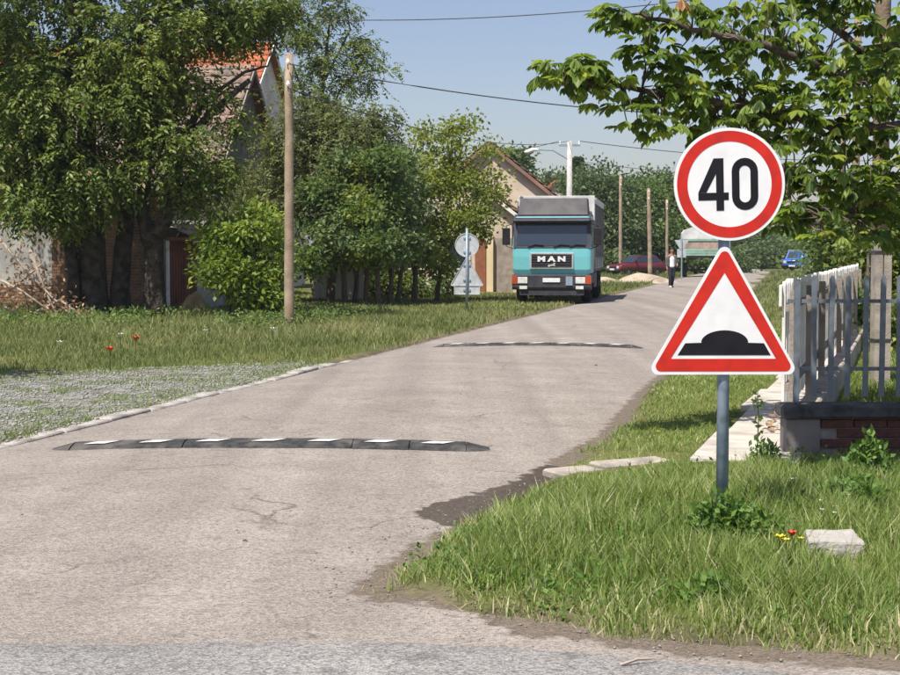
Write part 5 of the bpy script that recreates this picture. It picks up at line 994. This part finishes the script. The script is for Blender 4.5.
    for q in PC:
        f = min(L_, key=lambda t_: (t_ - q).length)
        if random.random() < .6 and (f - q).length < .55: twig(mb, f, q, .009, .004, 4, 3, .08)
        for _ in range(random.choice((1, 2, 2, 3))):          # leaves of one whorl, each on a petiole
            a = random.uniform(0, 6.283); pet = Vector((math.cos(a), math.sin(a), random.uniform(-.15, .5))) * random.uniform(.06, .14); h = q + pet; fwd = Vector((math.cos(a), math.sin(a), 0)); tilt = random.uniform(.0, 1.15); sz_ = random.uniform(.75, 1.15); tn = min(.93, max(0, random.gauss(.5, .25)))
            if random.random() < .003: tn = 1.
            nlf = random.choice((5, 7, 7)); 
            for j in range(nlf):
                ang = (j - (nlf - 1) / 2) * (2.1 / (nlf - 1) * 1.45); ln = sz_ * random.uniform(.85, 1.1) * .148 * (1 - .33 * abs(j - (nlf - 1) / 2) / ((nlf - 1) / 2)); dx = Vector((fwd.x * math.cos(ang) - fwd.y * math.sin(ang), fwd.x * math.sin(ang) + fwd.y * math.cos(ang), 0))
                dr = tilt + random.uniform(-.15, .25); axv = (dx * math.cos(dr) + Vector((0, 0, -math.sin(dr)))).normalized(); sdv = axv.cross(Vector((0, 0, 1))).normalized(); up = sdv.cross(axv); wd = ln * random.uniform(.17, .23); cv = -.10 * ln
                V += [h, h + axv * ln * .4 + sdv * wd * .75 + up * .012, h + axv * ln * .72 + sdv * wd + up * (cv * .3 + .012), h + axv * ln + up * cv, h + axv * ln * .72 - sdv * wd + up * (cv * .3 + .012), h + axv * ln * .4 - sdv * wd * .75 + up * .012, h + axv * ln * .55 - up * .004]
                TI += [1. if tn == 1. else min(.93, max(0, tn + random.uniform(-.06, .06)))] * 7
    nlv = len(V) // 7; i = np.arange(nlv)[:, None] * 7; tri_ = np.concatenate([i, i + 6, i + 1, i + 1, i + 6, i + 2, i + 2, i + 6, i + 3, i + 3, i + 6, i + 4, i + 4, i + 6, i + 5, i + 5, i + 6, i], 1)
    o = link('crown', npmesh('crown', np.array([tuple(v) for v in V]), tri_, np.full(nlv * 6, 3), {'tint': TI}, True), M['leaf_chestnut'], root); o.matrix_parent_inverse = inv
    o = mb.build('trunk', M['bark_thin'], root, True); o.matrix_parent_inverse = inv
chestnut()

# ================================================================ GRASS
def blades(name, X, Y, h, w_, tint, mat, label, lean=.35, z=None):
    n = len(X); Z = (gz(X, Y) if z is None else z) - .015; p = np.stack([X, Y, Z], 1); a = rng.random(n) * 6.283; sd = np.stack([np.cos(a), np.sin(a), a * 0], 1); la = rng.random(n) * 6.283
    lv = np.stack([np.cos(la), np.sin(la), la * 0], 1) * (h * lean * rng.random(n) ** .7 * 1.6)[:, None]; hh = np.stack([h * 0, h * 0, h], 1); wv = sd * w_[:, None]
    V = np.stack([p - wv, p + wv, p + hh * .55 + lv * .3 + wv * .75, p + hh * .55 + lv * .3 - wv * .75, p + hh + lv], 1).reshape(-1, 3); i = np.arange(n)[:, None] * 5
    lo = np.concatenate([i, i + 1, i + 2, i + 3, i + 3, i + 2, i + 4], 1); return tag(link(name, npmesh(name, V, lo, np.tile([4, 3], n), {'tint': np.repeat(np.clip(tint, 0, 1), 5)}), mat), label, 'grass', kind='stuff')
def infr(X, Y, m=.09): return (np.abs(X / Y) < 450 / F + m)
def scatter(n, x0, x1, y0, y1, f):
    X = rng.uniform(x0, x1, n); Y = rng.uniform(y0, y1, n); k = rng.random(n) < f(X, Y); return X[k], Y[k]
def sdv(X, Y): return sdist(X, Y, VERGE)
def path_d(X, Y): return (X - (A0.x + PSL * (Y - A0.y))) / math.hypot(1, PSL)      # 0..0.62 lies on the footpath
def wall_in(X, Y): return (Y > WY - .06) & (Y < WY + .27) & (X > WX - .06)
# foreground tuft
BX, BY = o_block.location.x, o_block.location.y
def f(X, Y): d = sdv(X, Y) + (vnoise(X, Y, 4, 11) - .5) * .3; return infr(X, Y) * sstep(.02, .3, d) * (.55 + .45 * sstep(.3, .6, vnoise(X, Y, 2.2, 12))) * ~((path_d(X, Y) > -.03) & (path_d(X, Y) < .66) & (Y > A0.y - .05)) * ~wall_in(X, Y)
X, Y = scatter(210000, -.8, 5.0, 6.2, 12.6, f); d = sdv(X, Y); pt = vnoise(X, Y, 1.7, 13); n = len(X)
blades('grass', X, Y, (.035 + .07 * sstep(.1, .8, d) + .05 * pt) * (.45 + 1.15 * vnoise(X, Y, 5, 44)) * rng.uniform(.45, 1.45, n) * (1 - .45 * sstep(9, 11.5, Y)) * (1 - .6 * sstep(10.4, 11.5, Y) * (X < 2.1)) * (1 - .75 * np.exp(-(((X - BX) / .22) ** 2 + ((Y - BY + .12) / .3) ** 2))), rng.uniform(.0022, .0050, n), rng.random(n) * .55 + .15 * pt + .28 * (vnoise(X, Y, 3.3, 45) - .3) + (rng.random(n) < .11 + .35 * (1 - sstep(.1, .5, d))) * rng.uniform(.3, .6, n), M['grass'], 'tall green grass of the foreground verge', .5)
# tall seeding stems
X, Y = scatter(5000, -.6, 4.6, 6.5, 12.5, lambda X, Y: f(X, Y) * sstep(.45, .7, vnoise(X, Y, 1.2, 15)) * (sdv(X, Y) > .3) * (np.hypot(X - BX, Y - BY) > .3)); n = len(X)
blades('grass', X, Y, rng.uniform(.12, .26, n) * (1 - .5 * sstep(9.5, 11.5, Y)), rng.uniform(.0015, .003, n), rng.uniform(.55, 1., n), M['grass'], 'pale seeding grass stems in the foreground', .4)
X, Y = scatter(26000, -.5, 4.8, 6.5, 12.4, lambda X, Y: f(X, Y) * sstep(.5, .68, vnoise(X, Y, 2.1, 41)) * (sdv(X, Y) > .15) * ~((Y > 11.2) & (X < 2.2))); n = len(X)
o = leaf_mesh('clover', np.stack([X, Y, gz(X, Y) + rng.random(n) ** 1.5 * .09], 1), rng.normal(size=(n, 3)) + [0, 0, .3], rng.normal(size=(n, 3)) * .5 + [0, -.2, 1], rng.uniform(.02, .05, n), rng.uniform(.007, .014, n), rng.random(n)); tag(link('clover', o, M['weed']), 'low clover and plantain between the foreground grass', 'weeds', kind='stuff')
# mown verge between road and footpath, then the yard
def f2(X, Y): d = sdv(X, Y) + (vnoise(X, Y, 3, 16) - .5) * .35; pth = path_d(X, Y); return infr(X, Y) * sstep(.05, .4, d) * ~((pth > -.04) & (pth < .68)) * ~((np.abs(Y - (12.3 + .04 * X)) < .18) & (X < 1.95)) * np.clip(13 / Y, .15, 1) ** 1.2 * ~wall_in(X, Y)
X, Y = scatter(260000, 0, 9.5, 12.2, 32, f2); n = len(X); sc = np.clip(Y / 14, 1, 2)
blades('grass', X, Y, rng.uniform(.02, .075, n) * (1 + .5 * (path_d(X, Y) > .8)), rng.uniform(.003, .006, n) * sc, rng.random(n) * .7 + .2 * vnoise(X, Y, 1.1, 17), M['grass'], 'short grass between road and footpath', .7)
X, Y = scatter(90000, 4, 34, 30, 130, lambda X, Y: infr(X, Y) * (sdv(X, Y) > .2) * (np.abs(path_d(X, Y) - .3) > .35) * np.clip(45 / Y, .1, 1)); n = len(X)
blades('grass', X, Y, rng.uniform(.08, .22, n), rng.uniform(.008, .016, n) * Y / 50, rng.random(n) * .8, M['grass_dry'], 'rough grass on the far right verge', .6)
# left verge: lush behind the gravel, weeds by the trees
def gv(X, Y): return sdist(X, Y, GRAVEL)
def f3(X, Y): d = ldist(X, Y) + (vnoise(X, Y, 2, 18) - .5) * .3; g = gv(X, Y) + (vnoise(X, Y, 2.5, 19) - .5) * .5; return infr(X, Y) * sstep(.06, .3, d) * np.where(g > .1, .0, 1) * (Y < 42.5 + 99 * (X > -6.5)) * np.clip(24 / Y, .1, 1) ** 1.1
X, Y = scatter(420000, -14, 12, 12, 62, f3); n = len(X); far__ = sstep(22, 32, Y); pt = vnoise(X, Y, .5, 20)
blades('grass', X, Y, rng.uniform(.03, .13, n) * (.45 + 1.1 * vnoise(X, Y, 1.4, 31)) * (1 + .7 * far__ * (.5 + pt)) * (1 - .45 * sstep(36, 44, Y)), rng.uniform(.0035, .007, n) * np.clip(Y / 18, 1, 2.6), rng.random(n) * .5 + .25 * vnoise(X, Y, .7, 32) + .3 * pt * far__, M['grass_dry'], 'long grass of the left verge', .6)
X, Y = scatter(22000, -14, -1.5, 30, 41, lambda X, Y: infr(X, Y) * (ldist(X, Y) > 3.5) * sstep(.3, .65, vnoise(X, Y, .6, 21))); n = len(X)
o = leaf_mesh('weeds', np.stack([X, Y, gz(X, Y) + rng.random(n) * .28], 1), rng.normal(size=(n, 3)) + [0, 0, .5], rng.normal(size=(n, 3)) * .5 + [0, -.2, 1], rng.uniform(.05, .12, n), .022, rng.random(n)); tag(link('weeds', o, M['leaf_mid']), 'broad-leaved weeds under the old trees', 'weeds', kind='stuff')
X, Y = scatter(70000, 3, 24, 60, 130, lambda X, Y: infr(X, Y) * (ldist(X, Y) > .3) * (np.abs(Y - 88) > 4) * np.clip(60 / Y, .1, 1)); n = len(X)
blades('grass', X, Y, rng.uniform(.08, .25, n), rng.uniform(.014, .028, n), rng.random(n) * .7, M['grass_dry'], 'grass on the far left verge beyond the lorry', .6)
# tufts breaking through the gravel, in loose rows
X, Y = scatter(85000, -10, -1, 13, 26, lambda X, Y: infr(X, Y) * (gv(X, Y) > -.2) * np.maximum(sstep(.5, .72, vnoise(X, Y, 2.6, 22)), sstep(.9, .2, gv(X, Y)) * .7) * .9); n = len(X)
blades('grass', X, Y, rng.uniform(.02, .075, n), rng.uniform(.003, .007, n), rng.random(n) * .6, M['grass'], 'small grass tufts growing through the gravel', .9)
def pebbles(name, X, Y, r, zf, mat, label):
    n = len(X); base = np.array([(1, 0, 0), (-1, 0, 0), (0, 1, 0), (0, -1, 0), (0, 0, .6), (0, 0, -.4)], float); k = base[None] * (r[:, None, None]) * rng.uniform(.6, 1.3, (n, 6, 1)); a = rng.random(n) * 6.28; c, s_ = np.cos(a)[:, None], np.sin(a)[:, None]
    V = np.stack([k[..., 0] * c - k[..., 1] * s_ + X[:, None], k[..., 0] * s_ + k[..., 1] * c + Y[:, None], k[..., 2] + zf(X, Y)[:, None]], -1).reshape(-1, 3); i = np.arange(n)[:, None] * 6
    t_ = np.concatenate([i + np.array(q) for q in ((0, 2, 4), (2, 1, 4), (1, 3, 4), (3, 0, 4), (2, 0, 5), (1, 2, 5), (3, 1, 5), (0, 3, 5))], 1); tag(link(name, npmesh(name, V, t_, np.full(8 * n, 3)), mat), label, 'gravel', kind='stuff')
X, Y = scatter(26000, -10, -1, 13, 26, lambda X, Y: infr(X, Y) * (gv(X, Y) > -.1)); pebbles('gravel', X, Y, rng.uniform(.008, .028, len(X)), lambda x, y: gz(x, y) + .004, M['pebble'], 'loose grey gravel of the parking strip')
X, Y = scatter(9000, -4, 4, 6.2, 15, lambda X, Y: infr(X, Y) * np.clip(1.1 - np.abs(sdv(X, Y)) * 2.2, 0.035, 1)); pebbles('grit', X, Y, rng.uniform(.003, .011, len(X)), lambda x, y: np.maximum(gz(x, y), road_z(x, y)) + .002, M['pebble'], 'grit and crumbs of earth along the road edge')
# dry straw along the bottom edge
X, Y = scatter(7000, -.6, 4.2, 6.1, 8.2, lambda X, Y: (np.abs(sdv(X, Y) - .12) < .22) * .6); n = len(X)
blades('straw', X, Y, rng.uniform(.02, .07, n), rng.uniform(.002, .004, n), rng.uniform(.75, 1, n), M['grass_dry'], 'dry bleached straw along the road edge', 1.6)
# weeds climbing round the sign post and the wall corner
def weed_clump(name, label, c, r, h, n, size, mat='weed'):
    root = empty(name, (c[0], c[1], c[2]), 0, label, 'plant', 'weed clumps'); a = rng.random(n) * 6.283; rr = rng.random(n) ** .6 * r; z = rng.random(n) ** .8 * h * (1 - .5 * (rr / r) ** 2)
    p = np.stack([np.cos(a) * rr, np.sin(a) * rr * .7, z], 1); link('leaves', leaf_mesh('leaves', p, rng.normal(size=(n, 3)) + p / r * .8, rng.normal(size=(n, 3)) * .5 + [0, -.3, 1], size * rng.uniform(.6, 1.3, n), size * .34, rng.random(n)), M[mat], root)
    mb = MB()
    for _ in range(14): a = random.uniform(0, 6.28); q = random.uniform(.2, .9) * r; mb.tube([(math.cos(a) * q * .5, math.sin(a) * q * .4, -.02), (math.cos(a) * q * .8, math.sin(a) * q * .5, h * .4), (math.cos(a) * q, math.sin(a) * q * .7, h * random.uniform(.6, 1.))], .003, 4)
    mb.build('stems', M['weed'], root)
for (px, py, r, h, n, s, lab) in ((722, 545, .17, .26, 420, .045, 'leafy weed clump wrapped round the foot of the sign post'), (745, 545, .2, .2, 420, .045, 'leafy weed clump just right of the sign post'), (766, 464, .10, .16, 160, .04, 'dark leafy weed at the corner of the brick wall'), (716, 590, .17, .12, 260, .045, 'low weed clump in front of the sign post'), (850, 515, .2, .24, 360, .04, 'white-flowered weed clump behind the concrete block'), (868, 480, .14, .3, 200, .06, 'light green weed standing against the brick wall'), (790, 520, .25, .14, 300, .04, 'flat weed patch left of the concrete block')):
    p = G(px, py, .14); weed_clump('weed', lab, (p.x, p.y, gz1(p.x, p.y)), r, h, n, s)
# young sapling at the wall corner and dry leaves on the path
p = G(757, 450, .15); sp_ = empty('sapling', (p.x, p.y, .12), 0, 'thin leafy sapling in front of the wall corner', 'plant'); mb = MB(); mb.tube([(0, 0, 0), (.01, 0, .25), (0, 0, .48)], [.006, .005, .003], 5); mb.build('stem', M['bark_thin'], sp_)
n = 34; z = rng.uniform(.08, .45, n); link('leaves', leaf_mesh('leaves', np.stack([rng.normal(size=n) * .03, rng.normal(size=n) * .03, z], 1), rng.normal(size=(n, 3)), rng.normal(size=(n, 3)) + [0, 0, 1], .06, .018, rng.random(n) * .7), M['leaf_mid'], sp_)
X, Y = scatter(260, 2.05, 3.0, 13., 15.5, lambda X, Y: (path_d(X, Y) > .36) & (path_d(X, Y) < .85)); n = len(X)
tag(link('leaf_litter', leaf_mesh('leaf_litter', np.stack([X, Y, gz(X, Y) * 0 + .19 + rng.random(n) * .03], 1), rng.normal(size=(n, 3)) * [1, 1, .3], rng.normal(size=(n, 3)) * .4 + [0, 0, 1], .07, .022, rng.random(n), .6), M['leaf_dead']), 'dry brown leaves heaped on the footpath by the wall', 'leaves', kind='stuff')
# flowers
def flower(px, py, kind, lab, r=.02, z=.12, zg=.14, grp=None):
    p = G(px, py, zg + z); o = empty('flower', (p.x, p.y, gz1(p.x, p.y)), random.uniform(0, 6), lab, 'flower', grp or kind + ' flowers'); hz = p.z - gz1(p.x, p.y); mb = MB(); mb.tube([(0, 0, 0), (.01, 0, hz * .5), (0, 0, hz)], r * .1, 4); mb.build('stem', M['weed'], o)
    for k in range(6):
        a = k * 1.047; c, s_ = math.cos(a), math.sin(a); MB().add([(0, 0, hz), (c * r * .6 - s_ * r * .4, s_ * r * .6 + c * r * .4, hz + r * .8), (c * r, s_ * r, hz + r * 1.1), (c * r * .6 + s_ * r * .4, s_ * r * .6 - c * r * .4, hz + r * .8)], [(0, 1, 2, 3)]).build('petal', M[kind + '_petal'], o)
for q in ((780, 541, 'yellow', .03, 'largest yellow flower left of the concrete block'), (786, 543, 'yellow', .022, 'middle yellow flower left of the concrete block'), (801, 541, 'yellow', .018, 'small yellow flower nearest the concrete block'), (792, 537, 'red', .03, 'single red flower among yellow ones by the concrete block')): flower(q[0], q[1], q[2], q[4], q[3])
for q in ((849, 497), (820, 503), (822, 512), (835, 509), (834, 515), (793, 481)): flower(*q, 'white', 'small white flower in the grass behind the concrete block', .017)
for q in ((658, 433, 'yellow', 'tiny yellow dandelion in the mown verge left of the post'), (653, 391, 'white', 'tiny white flower at the road edge beyond the dandelion')): flower(*q, .018, .06)
for q in ((136, 341, 'red', 'red poppy in the left verge, the one farther from the gravel'), (110, 352, 'red', 'red poppy in the left verge, the one nearer the gravel')): flower(*q, .07, .22, .08)
for q in ((121, 337), (205, 333), (273, 331), (293, 316), (60, 345)): flower(*q, 'white', 'white flower in the left verge grass', .06, .2, .08)
# fallen branches with dry leaves at the left edge
br_ = empty('dead_branch', (P(40, 325, 35).x, 35, .05), 0, 'fallen pale branches with dry brown leaves at the left edge', 'branch'); inv = Matrix.Translation(-Vector(br_.location)); mb = MB(); pts = []
for q in (((-10, 228), (30, 275), (65, 310), (95, 325)), ((5, 308), (28, 318), (62, 335)), ((70, 325), (105, 326)), ((-20, 270), (20, 290), (60, 318)), ((30, 250), (45, 290), (60, 322)), ((-15, 300), (10, 290), (45, 262)), ((25, 318), (60, 300), (90, 322))):
    pp_ = [P(a, c, 35 + random.uniform(-.4, .4)) for a, c in q]; mb.tube(pp_, [.035 - .02 * i / len(pp_) for i in range(len(pp_))], 6); pts += [pp_[i].lerp(pp_[i + 1], t_) for i in range(len(pp_) - 1) for t_ in np.linspace(0, 1, 8)]
o = mb.build('wood', M['dead_wood'], br_, True); o.matrix_parent_inverse = inv
C = np.array([tuple(q) for q in pts]); n = 1100; idx = rng.integers(0, len(C), n); o = link('dry_leaves', leaf_mesh('dry_leaves', C[idx] + rng.normal(size=(n, 3)) * .2 * [1, .7, .8], rng.normal(size=(n, 3)) + [0, 0, -.7], rng.normal(size=(n, 3)), .11, .026, rng.random(n)), M['leaf_dead'], br_); o.matrix_parent_inverse = inv
# hay stalks on the heap; twigs on the road edge
n = 1400; a = rng.random(n) * 6.283; rr = rng.random(n) ** .5; hx, hy = hp.location.x, hp.location.y
X = hx + np.cos(a) * rr * .5; Y = hy + np.sin(a) * rr * .4; Z = .6 * (1 - rr ** 1.5)
tag(blades('hay_stalks', X, Y, rng.uniform(.04, .12, n), rng.uniform(.004, .008, n), rng.uniform(.75, 1, n), M['grass_dry'], 'x', 1.5, Z + .02), 'dry stalks bristling from the hay heap', 'hay')
for (a, c, lab) in (((620, 650), (656, 646), 'pale stick lying on the dirt at the bottom edge'), ((836, 609), (905, 600), 'dry grass stalk bundle at the right edge of the grass'), ((815, 603), (880, 612), 'dry stalk lying in the grass near the right edge')):
    p, q = G(*a, .1), G(*c, .1); p.z = max(gz1(p.x, p.y), .03) + .01; q.z = max(gz1(q.x, q.y), .03) + .02; tag(MB().tube([p, p.lerp(q, .5) + Vector((0, .01, .008)), q], [.007, .006, .003], 5).build('stick', M['dead_wood']), lab, 'stick')
for (px, py, lab) in ((462, 351.5, 'small dark clod on the road near the far hump'), (596, 366, 'brown clod on the road just before the far hump'), (245, 540, 'flat dark clod on the near road')):
    p = G(px, py, .06); p.z = rz1(p.x, p.y); mound('clod', p, .06, .05, .018, M['wet_dirt'], lab, 'clod', int(px))

# ================================================================ AIR
hz_ = MB().box(-1600, 1600, -1600, 2600, -1.1, 16).build('haze', None); tag(hz_, kind='stuff')
hm = bpy.data.materials.new('haze'); hm.use_nodes = True; hm.node_tree.nodes.remove(hm.node_tree.nodes['Principled BSDF']); pv = hm.node_tree.nodes.new('ShaderNodeVolumePrincipled')
pv.inputs['Color'].default_value = (.86, .91, 1, 1); pv.inputs['Density'].default_value = .0003; pv.inputs['Anisotropy'].default_value = .2
hm.node_tree.links.new(pv.outputs[0], hm.node_tree.nodes['Material Output'].inputs['Volume']); hz_.data.materials.append(hm)
